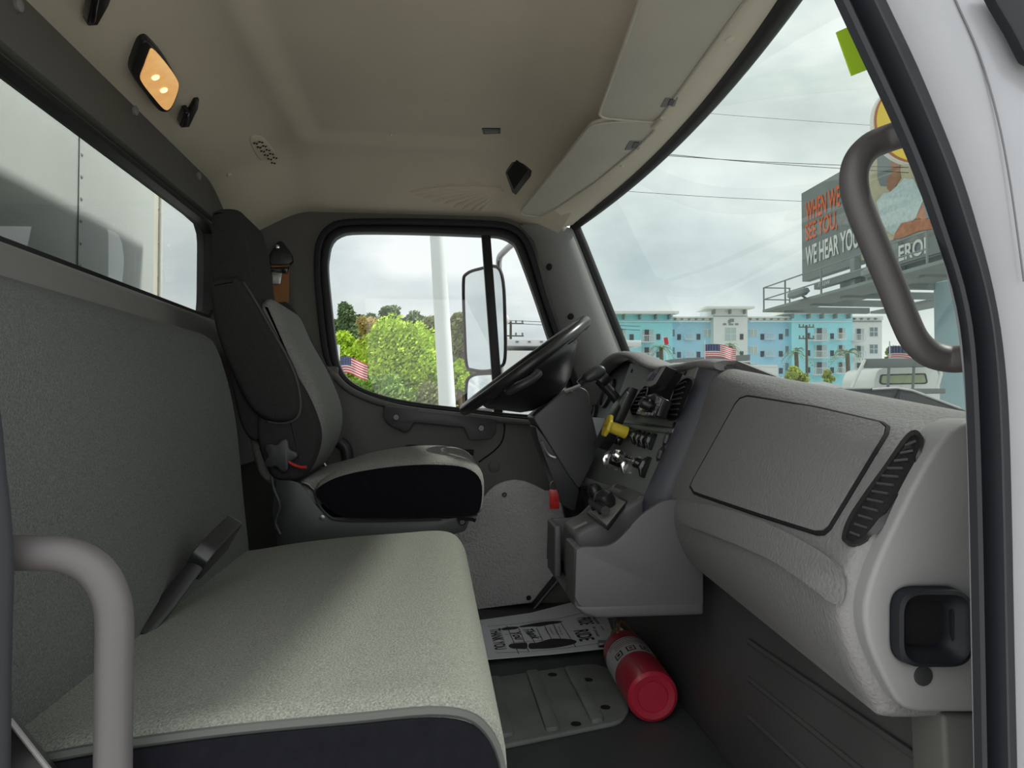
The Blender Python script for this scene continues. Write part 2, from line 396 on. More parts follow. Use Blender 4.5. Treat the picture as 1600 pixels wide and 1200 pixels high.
# kick panel
kp = cat(py([(752, 780), (772, 760), (795, 751), (815, 751), (835, 758), (852, 767)], YL-.06), 4, False)+py([(884, 768), (890, 868), (831, 942), (700, 958), (690, 800)], YL-.06)
b = MB(); b.prism(kp, (0, .02, 0)); kick = tag(b.build('kick_panel', 'kick_vinyl', bevel=.004), 'grey wrinkle textured kick panel below the driver door', 'panel')
for u, v in ((788, 773), (878, 773), (826, 934)):
    b = MB(); b.lathe(AY(u, v, YL-.062), (0, -1, 0), [(.009, 0), (.009, .003), (.006, .006), (0, .006)], 12); b.build('screw', 'black_gloss', kick)
b = MB(); b.tube(py([(894, 880), (834, 952), (700, 968)], YL-.06), .008, 8); b.build('edge_trim', 'dark_plastic', kick)
# ---- windscreen: header curve down to the cowl
def wx(y): t = (y-CTR)/1.0; return 1.03-.30*t*t
b = MB(); g = []; ys = [.70+1.96*i/40 for i in range(41)]
def ws(y, t):    # t 0 at the header, 1 at the cowl; straight run, side ends lean with the pillars
    e = ((y-CTR)/.98)
    yy = y+.03*e*t
    zt, zb = .665-.02*e*e, -.02
    return V3(hx(y)+(.06+.215*1.0)*t*(1+.30*(1-e*e)), yy, zt+(zb-zt)*t)
for t in [i/12 for i in range(13)]: g.append([ws(y, t) for y in ys])
b.loft(g, closed=False); Wn = struct(thing('window_3', None, None, (.8, CTR, 0)), 'large curved green tinted windscreen'); b.build('pane', 'windshield_glass', Wn)
gk = [ws(y, 0)+V3(-.004, 0, .004) for y in ys]
side = [ws(ys[-1], t) for t in [i/20 for i in range(21)]]
b = MB(); b.tube(rnd(gk[2:]+side[2:], .05, 4, False), .021, 10, flat=(1, .8)); b.build('gasket', 'rubber', Wn)
near = [ws(ys[0], t) for t in [i/20 for i in range(21)]]
b = MB(); b.tube(near, .016, 10); b.build('gasket', 'rubber', Wn)
# far A pillar trim
b = MB(); g = []
dl = [AY(u, v, YL-.015) for u, v in ((812, 352), (834, 376), (850, 430), (872, 500), (893, 560), (915, 630), (930, 690))]
wl = [ws(ys[-1], t)+V3(-.012, -.01, 0) for t in (.015, .10, .24, .40, .55, .72, .86)]
for a_, c_ in zip(resample(dl, 24, False), resample(wl, 24, False)):
    row = []
    for k in range(9):
        t = k/8; p = a_.lerp(c_, t); p = p+V3(-.0, -.040*math.sin(math.pi*t)**.7, 0); row.append(p)
    g.append(row)
b.loft(g, closed=False); pil = struct(b.build('trim_3', 'trim_grey', sharp=60), 'grey plastic trim of the far windscreen pillar')
for u, v in ((859, 416), (893, 494)):
    c_ = AY(u, v, 2.632); b = MB(); b.lathe(c_+V3(0, .02, 0), (-.1, -1, 0), [(.011, 0), (.011, .016), (.008, .0175), (0, .0175)], 16); b.build('screw_hole', 'black_void', pil)
# header trim between headliner and windscreen
b = MB(); g = []
for y in [.70+1.92*i/40 for i in range(41)]:
    row = []
    for t in (0, .25, .5, .75, 1):
        x = hx(y)-.13+t*.125; z = ceil_z(x, y)*(1-t)+(.668-.02*((y-CTR)/.98)**2)*t-.004+.006*ss(2.42, 2.60, y)
        row.append(V3(x, y, z))
    g.append(row)
b.loft(g, closed=False); hd = struct(b.build('trim_4', 'header_vinyl_lit', sharp=60), 'pale header trim along the top of the windscreen')
for u, v, q in ((1147, 57, .017), (1012, 200, .006), (972, 258, .007), (860, 338, .005)):
    p = AZ(u, v, .672); b = MB(); b.lathe(p, (.3, 0, -1), [(q, -.004), (q, .003), (q*.7, .006), (0, .006)], 16); b.build('cap', 'header_vinyl_lit', hd)
# ---- wall under the dashboard and cab front
b = MB(); g = []
for y in (.66, 1.30, 1.46, 2.72):
    g.append([V3(.60, y, ZF-.02), V3(.585, y, -.55), V3(.60, y, -.30), V3(.66, y, -.2), V3(.9, y, -.15), V3(.9, y, ZF-.02)])
b.loft(g); wf = struct(b.build('wall_front', 'lower_vinyl', bevel=.03, seg=4), 'dark vinyl covered firewall under the dashboard')
for z_ in (-.43, -.50, -.57):
    b = MB(); b.tube([V3(.588, .70, z_), V3(.588, 1.34, z_-.02)], .006, 6); b.build('rib', 'lower_vinyl', wf)
# ================================================================== SEATS
def pr(l): return [Vector(p) for p in l]
def xz(l, y): return [(AY(u, v, y).x, AY(u, v, y).z) for u, v in l]
# ---- bench
bench = thing('bench_seat', 'wide grey cloth passenger bench seat in the foreground', 'seat', (-.2, 1.11, ZF))
Y0, Y1 = .665, 1.555
prof = cat([(.052, -.285), (.068, -.34), (.060, -.44), (.03, -.50), (-.05, -.515), (-.30, -.515), (-.43, -.51), (-.45, -.42), (-.43, -.318), (-.33, -.292), (-.20, -.276), (-.07, -.268), (.015, -.265)], 5)
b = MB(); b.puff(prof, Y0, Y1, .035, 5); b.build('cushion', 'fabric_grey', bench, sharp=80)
m_ = []
area_in = [(p.x, p.y) for p in prof]
b = MB(); cx = sum(p.x for p in prof)/len(prof); cz = sum(p.y for p in prof)/len(prof)
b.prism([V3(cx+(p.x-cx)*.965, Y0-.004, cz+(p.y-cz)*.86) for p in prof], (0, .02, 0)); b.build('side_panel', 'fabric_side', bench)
b = MB(); b.tube([V3(cx+(p.x-cx)*.972, Y0+.004, cz+(p.y-cz)*.89) for p in prof], .005, 6, closed=True); b.build('piping', 'piping', bench)
pb_ = cat([(-.372, -.335), (-.385, -.20), (-.405, -.02), (-.437, .10), (-.465, .135), (-.51, .14), (-.545, .11), (-.55, -.05), (-.53, -.30), (-.50, -.40), (-.42, -.41), (-.385, -.385)], 5)
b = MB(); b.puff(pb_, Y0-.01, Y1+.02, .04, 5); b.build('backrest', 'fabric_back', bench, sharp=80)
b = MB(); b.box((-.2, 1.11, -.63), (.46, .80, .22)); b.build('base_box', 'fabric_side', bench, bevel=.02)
# belt buckle standing between cushion and back
p0 = AY(268, 950, 1.02); p1 = AY(318, 893, 1.04); p2 = AY(372, 832, 1.06)
p0, p1, p2 = AX(268, 955, -.36), AX(316, 893, -.335), AX(368, 838, -.315)
bk = thing('seat_belt_buckle', 'black seat belt buckle standing up between the bench cushion and backrest', 'buckle', p0)
ax = (p2-p1).normalized(); sd_ = V3(0, 1, 0); sd_ = (sd_-ax*sd_.dot(ax)).normalized(); nr_ = ax.cross(sd_)
R_ = Matrix((sd_, ax, nr_)).transposed()
b = MB(); b.prism(rnd([p1-sd_*.018, p1+sd_*.018, p1+ax*.02+sd_*.030, p2+sd_*.030, p2-sd_*.030, p1+ax*.02-sd_*.030], .006, 3), nr_*.026); b.build('housing', 'black_plastic', bk, bevel=.005, seg=3)
b = MB(); b.tube([p0+nr_*.01-ax*.07, p0+nr_*.012, p1+nr_*.013], [.017, .015, .014], 10, flat=(1, .6)); b.build('stem', 'black_plastic', bk)
b = MB(); b.box(p2+nr_*.013+ax*.0005, (.052, .004, .014), R_); b.build('slot_rim', 'steel', bk, bevel=.002)
# ---- driver seat
YA, YB = 1.90, 2.42
ds = thing('driver_seat', 'high backed black and grey cloth driver seat by the far door', 'seat', (-.25, 2.16, ZF))
hp = cat(xz([(327, 345), (333, 327), (352, 323), (372, 327), (381, 345), (392, 400), (402, 470), (425, 560), (430, 640), (400, 690), (372, 660), (352, 560), (328, 470)], YA+.02), 4)
b = MB(); b.puff([tuple(p) for p in hp], YA+.025, YB-.25, .022, 4); b.build('head_section', 'fabric_dark', ds, sharp=70)
lb = cat(xz([(430, 470), (455, 520), (488, 580), (510, 640), (506, 690), (478, 740), (440, 760), (405, 740), (385, 640), (390, 540), (405, 480)], YA+.10), 4)
lb = [(p.x, p.y) for p in lb]
b = MB(); b.puff(lb, YA+.06, YB-.05, .05, 5); b.build('backrest', 'fabric_seat_lit', ds, sharp=70)
wing = cat(xz([(326, 452), (335, 436), (360, 432), (378, 440), (420, 510), (455, 575), (467, 620), (464, 650), (442, 661), (410, 655), (385, 630), (360, 580), (337, 520)], YA), 4)
wing = [(p.x, p.y) for p in wing]
b = MB(); b.puff(wing, YA-.01, YA+.085, .032, 5); b.build('side_bolster', 'fabric_dark', ds, sharp=70)
off = .03
b = MB(); b.puff([(x+.03, z+.0) for x, z in wing], YB-.075, YB+.02, .032, 5); b.build('side_bolster', 'fabric_dark', ds, sharp=70)
b = MB()
ew = [V3(x, YA+.012, z) for x, z in wing]; b.tube(ew[12:36], .004, 6); b.build('piping', 'piping', ds)
lw = cat(xz([(430, 560), (470, 600), (497, 660), (498, 700), (480, 740), (455, 752), (420, 740), (400, 660)], YA+.03), 4)
b = MB(); b.puff([tuple(p) for p in lw], YA+.015, YA+.09, .03, 4); b.build('lower_bolster', 'fabric_dark', ds, sharp=70)
cu = cat(xz([(755, 742), (755, 790), (742, 806), (700, 810), (600, 812), (540, 810), (512, 795), (492, 770), (495, 755), (520, 738), (560, 725), (620, 715), (680, 712), (730, 718)], YA+.02), 4)
cu = [(p.x, p.y) for p in cu]
b = MB(); b.puff(cu, YA, YB, .045, 6); b.build('cushion', 'fabric_seat_lit', ds, sharp=70)
ccx = sum(x for x, z in cu)/len(cu); ccz = sum(z for x, z in cu)/len(cu)
b = MB(); b.prism([V3(ccx+(x-ccx)*.965, YA-.003, ccz+(z-ccz)*.82-.006) for x, z in cu], (0, .02, 0)); b.build('cushion_side_shade', 'fabric_side', ds)  # near-black sheet painting the shade on the cushion's near side
tl = cat(xz([(470, 752), (500, 742), (540, 735), (560, 760), (500, 790), (478, 775)], YA+.04), 4)
b = MB(); b.puff([tuple(p) for p in tl], YA+.03, YB-.03, .02, 3); b.build('cushion_tail', 'fabric_seat_lit', ds, sharp=70)
b = MB(); b.prism(rnd(xz3 if False else py([(432, 745), (470, 755), (490, 785), (512, 808), (700, 810), (735, 806), (728, 830), (705, 836), (690, 890), (440, 890), (425, 800)], YA+.03), .01, 3), (0, .44, 0)); b.build('pan', 'dark_plastic', ds, bevel=.006)
b = MB(); b.box((AY(560, 860, 2.1).x, 2.14, -.63), (.40, .40, .24)); b.build('pedestal', 'black_plastic', ds, bevel=.02)
b = MB(); b.tube(cat(py([(474, 755), (489, 765), (497, 786), (510, 803), (530, 812), (600, 813), (690, 811)], YA+.022), 5, False), .004, 6); b.build('pan_edge', 'column_grey', ds)
b = MB(); b.tube(py([(471, 753), (482, 757), (491, 765)], YA+.015), .006, 8, flat=(1, .5)); b.build('pan_clip', 'steel', ds)
b = MB(); b.tube(py([(715, 806), (738, 808), (744, 810)], YA+.02), [.012, .010, .012], 8); b.build('slide_lever', 'black_plastic', ds)
b = MB(); b.lathe(AY(722, 815, YA+.028), (0, -1, 0), [(.010, 0), (.010, .006), (.006, .010), (0, .010)], 12); b.build('pivot_bolt', 'dark_plastic', ds)
b = MB(); b.lathe(AY(504, 808, YA+.028), (0, -1, 0), [(.007, 0), (.007, .008), (0, .009)], 12); b.build('pivot_bolt', 'steel', ds)
kc = AY(437, 712, YA-.01); kp_ = []
for k in range(40):
    q = 2*math.pi*k/40; r_ = .036+.008*math.cos(5*q); kp_.append(kc+V3(r_*math.cos(q), 0, r_*math.sin(q)))
b = MB(); b.prism(kp_, (0, .03, 0)); b.build('recline_knob', 'dark_plastic', ds, bevel=.006, seg=3)
b = MB(); b.tube(cat(py([(451, 721), (458, 726), (470, 730), (479, 730)], YA-.005), 3, False), .007, 8, flat=(1, .6)); b.build('red_lever', 'red_latch', ds)
b = MB(); b.tube(cat(py([(424, 745), (428, 765), (437, 790), (430, 815), (438, 835)], YA-.02), 5, False), .004, 6); b.build('cable', 'dark_plastic', ds)
b = MB(); b.tube(cat(py([(505, 722), (512, 732), (522, 738)], YB-.02), 3, False), .004, 6); b.build('hinge_rod', 'steel', ds)
# driver's shoulder belt on the pillar
bl = thing('shoulder_belt', 'tan shoulder belt hanging from a black anchor on the door pillar', 'seat belt', AY(437, 480, YL-.02))
b = MB(); b.prism(rnd(py([(434, 377), (441, 377), (455, 397), (457, 408), (449, 414), (422, 414), (421, 398)], YL-.03), .006, 3), (0, .028, 0)); b.build('anchor', 'black_plastic', bl, bevel=.004)
b = MB(); b.lathe(AY(434, 386, YL-.032), (0, -1, 0), [(.007, 0), (.007, .006), (0, .008)], 12); b.build('bolt', 'chrome', bl)
b = MB(); b.prism(py([(424, 410), (452, 410), (452, 418), (450, 560), (426, 560)], YL-.022), (0, .004, 0)); b.build('webbing', 'webbing', bl)
b = MB(); b.prism(py([(425, 424), (441, 426), (438, 444), (425, 444)], YL-.034), (0, .008, 0)); b.build('latch_plate', 'steel', bl, bevel=.002)
b = MB(); b.prism(py([(421, 418), (452, 416), (448, 427), (421, 424)], YL-.036), (0, .012, 0)); b.build('keeper', 'black_gloss', bl, bevel=.002)
# ================================================================== DASHBOARD
from mathutils.bvhtree import BVHTree
dash = thing('dashboard', 'grey moulded dashboard running the width of the cab', 'dashboard', (.6, CTR, -.37))
PA = [(1.02, -.10), (.80, -.050), (.66, -.020), (.617, -.013), (.575, -.024), (.545, -.036), (.520, -.058), (.505, -.08), (.475, -.13), (.456, -.17), (.444, -.20), (.440, -.225), (.447, -.262), (.463, -.302), (.480, -.332), (.500, -.347), (.62, -.347), (1.02, -.345)]
PB = [(1.04, -.05), (.85, .0), (.70, .046), (.630, .070), (.595, .060), (.578, .036), (.565, 0), (.550, -.045), (.525, -.11), (.503, -.165), (.492, -.20), (.486, -.225), (.490, -.26), (.500, -.29), (.515, -.318), (.532, -.332), (.62, -.335), (1.04, -.33)]
def dsec(y):
    t = (y-.80)/.70; q = [V3(a[0]*(1-t)+c[0]*t, y, a[1]*(1-t)+c[1]*t) for a, c in zip(PA, PB)]
    return [q[0]]+cat(q[1:-1], 4, False)+[q[-1]]
b = MB(); secs = [dsec(y) for y in [.775+.727*i/24 for i in range(25)]]
# round the near end
e0 = [p.lerp(V3(.66, p.y, -.19), .045)+V3(0, -.012, 0) for p in secs[0]]; e1 = [p.lerp(V3(.66, p.y, -.19), .012)+V3(0, -.006, 0) for p in secs[0]]
b.loft([e0, e1]+secs); pad = b.build('passenger_pad', 'dash_grey', dash, sharp=50)
def surf(mb_v, mb_f): return BVHTree.FromPolygons([tuple(p) for p in mb_v], mb_f)
BV = surf(b.v, b.f)
def on(u, v, off=0., bv=None):
    h = (bv or BV).ray_cast(Vector((0, 0, 0)), ray(u, v).normalized())
    n = h[1]; n = -n if n.dot(ray(u, v)) > 0 else n
    return h[0]+n*off
def skin(mb, outline, off0, off1):
    """raised plate following the pad: outline in pixels"""
    lo = [on(u, v, off0) for u, v in outline]; hi = [on(u, v, off1) for u, v in outline]
    n = len(lo); c = sum(hi, Vector())/n
    hi2 = [on(u, v, off1) for u, v in outline]
    mb.loft([lo, hi], cap=False)
    # fill by shrinking outlines so that the plate keeps the curvature
    cu_ = sum(u for u, v in outline)/n; cv_ = sum(v for u, v in outline)/n; prev = hi; secs_ = [hi]
    for k in (.75, .5, .25, .02): secs_.append([on(cu_+(u-cu_)*k, cv_+(v-cv_)*k, off1) for u, v in outline])
    mb.loft(secs_, cap=False)
    mb.add(secs_[-1], [tuple(range(n))])
P2 = lambda l, r=14, n=5: [(p.x, p.y) for p in rnd([Vector((u, v)) for u, v in l], r, n)]
gb = P2([(1160, 620), (1275, 640), (1391, 668), (1290, 835), (1185, 802), (1078, 766)], [16, 2, 16, 14, 2, 14])
gb = [(p.x, p.y) for p in resample([Vector(q) for q in gb], 72)]
b = MB(); skin(b, gb, -.004, .005); b.build('glovebox_door', 'dash_grey', dash, bevel=.002, seg=3, lim=45)
gx = [(1235+(u-1235)*1.018, 728+(v-728)*1.022) for u, v in gb]
b = MB(); b.tube([on(u, v, .0004) for u, v in gx], .0036, 6, closed=True); b.build('glovebox_gap', 'black_void', dash)
lp = [(p.x, p.y) for p in cat([(1072, 790), (1085, 786), (1130, 795), (1200, 818), (1265, 850), (1310, 880), (1322, 905), (1322, 930), (1312, 942), (1285, 925), (1240, 893), (1190, 866), (1120, 836), (1075, 818), (1067, 803)], 4)]
b = MB(); skin(b, lp, -.004, .0085); b.build('lower_pad', 'dash_grey', dash, bevel=.002, seg=3, lim=45)
# end demister vent
vo = [(p.x, p.y) for p in cat([(1416, 686), (1432, 676), (1444, 683), (1443, 705), (1427, 745), (1398, 795), (1368, 835), (1347, 852), (1328, 855), (1320, 843), (1330, 812), (1356, 772), (1388, 728)], 4)]
vi = [(p.x, p.y) for p in cat([(1421, 692), (1432, 684), (1437, 690), (1434, 708), (1417, 742), (1389, 790), (1361, 828), (1343, 845), (1331, 847), (1327, 839), (1336, 813), (1361, 775), (1392, 732)], 4)]
b = MB(); b.loft([[on(u, v, -.002) for u, v in vo], [on(u, v, .006) for u, v in lerpP([Vector(q) for q in vo], [Vector(q) for q in vi], .35)], [on(u, v, .004) for u, v in vi], [on(u, v, -.002) for u, v in vi]], cap=False)
ev = b.build('end_vent', 'black_plastic', dash, sharp=50)
b = MB(); skin(b, vi, 0, .0022); b.build('vent_duct', 'black_void', ev, smooth=False)
for k in range(12):
    t = k/11
    a = Vector((1418, 700)).lerp(Vector((1334, 834)), t); c = Vector((1433, 698)).lerp(Vector((1346, 843)), t)
    if 0 < t < 1: a += Vector((-5, -3))*math.sin(math.pi*t); c += Vector((3, 0))*math.sin(math.pi*t)
    pa, pc = on(a.x, a.y, .004), on(c.x, c.y-4, .005)
    b = MB(); b.tube([pa, pc], .0016, 6); b.build('slat', 'column_grey', ev)
# end cap with pocket
ec = part('end_cap', 'grey plastic end cap with a square dark pocket', dash, AY(1440, 1110, .74))
YE = .742
cap = [(p.x, p.y) for p in cat([(1516, 655), (1490, 668), (1462, 700), (1430, 755), (1400, 815), (1372, 875), (1354, 930), (1351, 970), (1360, 1012), (1380, 1058), (1402, 1096), (1420, 1110)], 4, False)]+[(1440, 1114), (1545, 1114), (1560, 1000), (1556, 655)]
pk = P2([(1394, 918), (1508, 918), (1508, 1036), (1394, 1036)], 34, 6); pk = [(p.x, p.y) for p in resample([Vector(q) for q in pk], 60)]
cen = Vector((1450, 977)); 
capP = [AY(u, v, YE) for u, v in cap]; pkP = [AY(u, v, YE) for u, v in pk]; c3 = AY(1450, 977, YE); n_ = 140
b = MB(); b.ring(byangle(pkP, c3, n_), byangle(capP, c3, n_), (0, .05, 0)); b.build('plate', 'trim_grey', ec, bevel=.006, seg=3, lim=50)
def sq(s, y): return [AY(1450+(u-1450)*s, 977+(v-977)*s, YE)+V3(0, y, 0) for u, v in pk]
b = MB(); b.loft([sq(1.02, .002), sq(1.0, -.012), sq(.90, -.014), sq(.84, -.006), sq(.68, -.002), sq(.60, .012)], cap=False); b.build('pocket_rim', 'rubber_soft', ec, sharp=60)
b = MB(); b.add(sq(.62, .0115), [tuple(range(60))]); b.build('pocket_floor', 'black_void', ec, smooth=False)
b = MB(); b.box(AY(1487, 977, YE+.003)+V3(0, .0, 0), (.004, .010, .038)); b.build('pocket_lip', 'rubber_soft', ec, bevel=.0015)
b = MB(); b.lathe(AY(1442, 1056, YE)+V3(0, .01, 0), (0, -1, 0), [(.0105, 0), (.0105, .0112), (.008, .0118), (0, .0118)], 20); b.build('plug_hole', 'dark_plastic', ec)
b = MB(); b.prism(py([(1447, 1105), (1462, 1135), (1475, 1140), (1470, 1105)], .79), (0, .01, 0)); b.build('clip', 'dark_plastic', ec)
# ---- centre stack
PX0, PK = .535, .37
pn = V3(-1, 0, PK).normalized()                      # panel faces the seats and slightly up
pp = V3(PX0, 0, 0)
def AN(u, v, off=0): return AP(u, v, pp+pn*off, pn)
def plate(l, off0, off1, name, m, parent, bevel=.0, r=0, seg=2):
    q = [AN(u, v, off1) for u, v in l]
    if r: q = rnd(q, r, 4)
    b = MB(); b.prism(q, -pn*(off1-off0)); return b.build(name, m, parent, bevel=bevel, seg=seg)
ridge = [AY(u, v, 1.502) for u, v in ((1133, 572), (1118, 612), (1098, 660), (1072, 716), (1050, 762), (1040, 800), (1042, 838))]
bez = [AY(u, v, 1.535) for u, v in ((1096, 563), (1087, 590), (1066, 640), (1043, 694), (1018, 748), (1004, 780), (1004, 800))]
b = MB(); g = []
for a_, c_ in zip(resample(ridge, 20, False), resample(bez, 20, False)):
    o2 = c_+V3(.05, .03, 0)
    g.append([a_+V3(.02, 0, 0), a_, a_.lerp(c_, .35)+V3(-.002, -.004, 0), a_.lerp(c_, .7)+V3(-.004, -.004, 0), c_+V3(-.001, -.002, .001), c_+V3(.002, .006, 0), c_+V3(.03, .012, 0)])
b.loft(g, closed=False); b.build('stack_side', 'dash_dark', dash, sharp=60)
# hood over stack and gauges
hood = [(1135, 570), (1112, 566), (1090, 564), (1062, 569), (1040, 573), (1020, 573), (1003, 567), (990, 558), (975, 552), (958, 552), (944, 560), (932, 574), (922, 592), (912, 618)]
hx_ = [.604, .578, .560, .55, .55, .55, .55, .552, .556, .56, .565, .57, .575, .58]
he = [AX(u, v, x) for (u, v), x in zip(hood, hx_)]; he[0] = AY(1133, 571, 1.503)
he = resample(cat(he, 4, False), 48, False)
b = MB(); g = []
for p in he:
    top = p.z+.012; q = [V3(p.x+.05, p.y, p.z-.020), V3(p.x+.012, p.y, p.z-.016), V3(p.x+.002, p.y, p.z-.011), V3(p.x-.001, p.y, p.z-.005), V3(p.x+.003, p.y, p.z+.001), V3(p.x+.02, p.y, p.z+.005), V3(p.x+.05, p.y, p.z+.004), V3(p.x+.14, p.y, p.z-.030), V3(p.x+.28, p.y, p.z-.085), V3(min(1.04, p.x+.5), p.y, -.04)]
    g.append(q)
b.loft(g, closed=False); b.build('hood', 'dash_grey', dash, sharp=60)
st = plate([(1092, 568), (1062, 573), (1035, 578), (1008, 574), (985, 567), (962, 630), (938, 690), (908, 750), (1003, 790)], -.03, 0, 'stack_panel', 'panel_grey', dash, .002)
b = MB(); b.tube([AN(905, 748, .004), AN(950, 765, .006), AN(1003, 783, .004)], .011, 10); b.build('stack_lip', 'panel_grey', dash)
b = MB(); b.tube([AN(958, 660, .002), AN(1000, 669, .003), AN(1054, 674, .002)], .006, 8); b.build('stack_rail', 'panel_grey', dash)
plate([(957, 653), (1052, 668), (1051, 672), (955, 657)], -.001, .0015, 'stack_shadow_gap', 'black_plastic', dash)
# vents
def airvent(outl, name, nsl, a0, a1, c0, c1):
    o2 = [(p.x, p.y) for p in cat(outl, 4)]
    cx_ = sum(q[0] for q in o2)/len(o2); cy_ = sum(q[1] for q in o2)/len(o2)
    inn = [(cx_+(u-cx_)*.86, cy_+(v-cy_)*.92) for u, v in o2]
    b = MB(); b.loft([[AN(u, v, 0) for u, v in o2], [AN(u, v, .010) for u, v in o2], [AN(u, v, .010) for u, v in inn], [AN(u, v, .001) for u, v in inn]], cap=False)
    ob = b.build(name, 'black_plastic', dash, sharp=50)
    b = MB(); b.add([AN(u, v, .002) for u, v in inn], [tuple(range(len(inn)))]); b.build('duct', 'black_void', ob, smooth=False)
    for k in range(nsl):
        t = (k+.5)/nsl; a = Vector(a0).lerp(Vector(a1), t); c = Vector(c0).lerp(Vector(c1), t)
        b = MB(); b.tube([AN(a.x, a.y, .0075), AN(c.x, c.y, .0075)], .0019, 6); b.build('slat', 'column_grey', ob)
    return ob
airvent([(1053, 608), (1064, 593), (1078, 588), (1085, 596), (1078, 615), (1063, 648), (1053, 657), (1042, 655), (1041, 642)], 'air_vent', 7, (1058, 599), (1043, 651), (1073, 592), (1056, 652))
airvent([(1003, 607), (1011, 601), (1012, 612), (1003, 632), (997, 648), (987, 650), (984, 640), (990, 625)], 'air_vent', 7, (1001, 607), (985, 647), (1011, 604), (995, 648))
b = MB(); b.loft([[AN(u, v, .0) for u, v in cat2] for cat2 in [[(1060, 600), (1085, 585), (1090, 592), (1066, 648), (1052, 660)]]], closed=True)
plate([(1015, 600), (1050, 580), (1066, 584), (1042, 640), (1036, 655), (1000, 650)], -.001, .001, 'stack_well', 'black_void', dash)
for u, v in ((988, 580), (1072, 583), (1055, 664), (1001, 782), (974, 653)):
    b = MB(); b.lathe(AN(u, v, -.001), pn, [(.006, 0), (.006, .004), (.004, .005), (0, .005)], 12); b.build('panel_screw', 'black_plastic', dash)
# tall control box beside the wheel
tb = plate([(957, 632), (978, 606), (984, 603), (946, 688), (936, 700), (926, 697)], .03, .055, 'control_box', 'black_plastic', dash, .003)
plate([(966, 628), (979, 611), (981, 614), (970, 637)], .055, .058, 'control_dial', 'panel_grey', tb, .001)
# switches
def knob(u, v, r, h, name, m, ax=None, r2=None):
    b = MB(); b.lathe(AN(u, v, 0), ax or pn, [(r, 0), (r, h*.7), (r2 or r*.85, h), (0, h)], 18); return b.build(name, m, dash)
pbk = part('parking_brake_knob', 'yellow pull knob of the parking brake', dash, AN(990, 680, 0))
b = MB(); b.lathe(AN(989, 680, 0), pn, [(.009, 0), (.009, .02)], 12); b.build('stem', 'black_plastic', pbk)
b = MB(); b.lathe(AN(989, 680)+pn*.018, pn, [(.016, 0), (.0165, .004), (.0145, .045), (.014, .05)], 20); b.build('shaft', 'yellow_plastic', pbk)
hc = AN(989, 680)+pn*.066; a1_ = V3(0, 1, 0); a2_ = pn.cross(a1_)
oc = [hc+(a1_*math.cos(math.pi/4*(k+.5))+a2_*math.sin(math.pi/4*(k+.5)))*.031 for k in range(8)]
b = MB(); b.prism(oc, pn*.010); b.build('button', 'yellow_plastic', pbk, bevel=.003, seg=3)
text('PARKING', 'yellow_print', pbk, hc+pn*.0105+a1_*.018+a2_*(-.006 if a2_.z > 0 else .006), -a1_, a2_ if a2_.z > 0 else -a2_, .036, .007)
def paddle(u, v, w=.010, l_=.040, h=.022, m='black_gloss', tilt=.3):
    c = AN(u, v, 0); up = V3(PK, 0, 1).normalized(); b = MB()
    prof_ = [(-l_/2, 0), (-l_/2, h*.45), (-l_*.1, h), (l_*.2, h*.9), (l_/2, h*.35), (l_/2, 0)]
    b.prism([c+up*s+pn*q-V3(0, w/2, 0) for s, q in prof_], (0, w, 0)); return b.build('switch', m, dash, bevel=.002)
for u, v in ((998, 684), (1005, 687), (1012, 689), (1022, 691)): paddle(u, v, .014 if u > 1020 else .010)
for u, v in ((972, 688), (967, 687)): paddle(u, v, .010, .03, .016)
for u, v in ((1042, 685), (1032, 709)):
    b = MB(); b.tube([AN(u+5, v-11, .002), AN(u+1, v-3, .007), AN(u-2, v+4, .007), AN(u-5, v+10, .002)], [.003, .007, .007, .003], 8); b.build('thumb_switch', 'column_grey', dash)
for (u, v, m) in ((953, 719, 'chrome'), (983, 727, 'chrome'), (1012, 731, 'black_gloss')):
    paddle(u, v, .014, .05, .022, m)
b = MB(); b.lathe(AN(992, 722, 0), pn, [(.007, 0), (.007, .03), (.014, .036), (.0165, .046), (.012, .056), (0, .059)], 18); b.build('chrome_knob', 'chrome', dash)
for u, v in ((970, 724), (1008, 728)):
    b = MB(); b.lathe(AN(u, v, 0), pn, [(.012, 0), (.012, .026), (.009, .03), (0, .03)], 14); b.build('rotary_knob', 'black_gloss', dash)
for u, v in ((962, 703), (975, 708), (1000, 714), (1015, 718), (1003, 742), (985, 738), (963, 733)):
    plate([(u-2, v-1), (u+2, v), (u+1, v+2), (u-3, v+1)], 0, .0006, 'switch_mark', 'switch_print', dash)
# ---- gauges behind the wheel
gpn = pn
def AG(u, v, off=0): return AP(u, v, pp-pn*.055+pn*off, pn)
b = MB(); b.prism([AG(u, v) for u, v in ((985, 566), (960, 560), (935, 575), (900, 640), (870, 720), (880, 760), (940, 760))], -pn*.02); cl = b.build('gauge_board', 'dash_dark', dash)
for u, v, r_ in ((952, 615, .055), (925, 655, .055), (948, 672, .03)):
    c = AG(u, v, 0); b = MB(); b.lathe(c, pn, [(r_, 0), (r_, .012), (r_*.92, .014), (r_*.9, .006)], 32); gq = b.build('gauge_ring', 'column_grey', cl)
    b = MB(); b.lathe(c, pn, [(r_*.9, .002), (0, .003)], 32); b.build('gauge_face', 'black_gloss', gq)
    for k in range(9):
        q = math.radians(-120+30*k); d_ = (V3(0, 1, 0)*math.sin(q)+V3(PK, 0, 1).normalized()*math.cos(q))
        b = MB(); b.tube([c+pn*.004+d_*r_*.68, c+pn*.004+d_*r_*.8], .0012, 4); b.build('tick', 'switch_print', gq)
b = MB(); b.prism([AG(u, v, .05) for u, v in ((880, 655), (905, 650), (945, 652), (935, 690), (900, 740), (860, 720))], -pn*.03); b.build('lower_cowl', 'panel_grey', dash, bevel=.006)
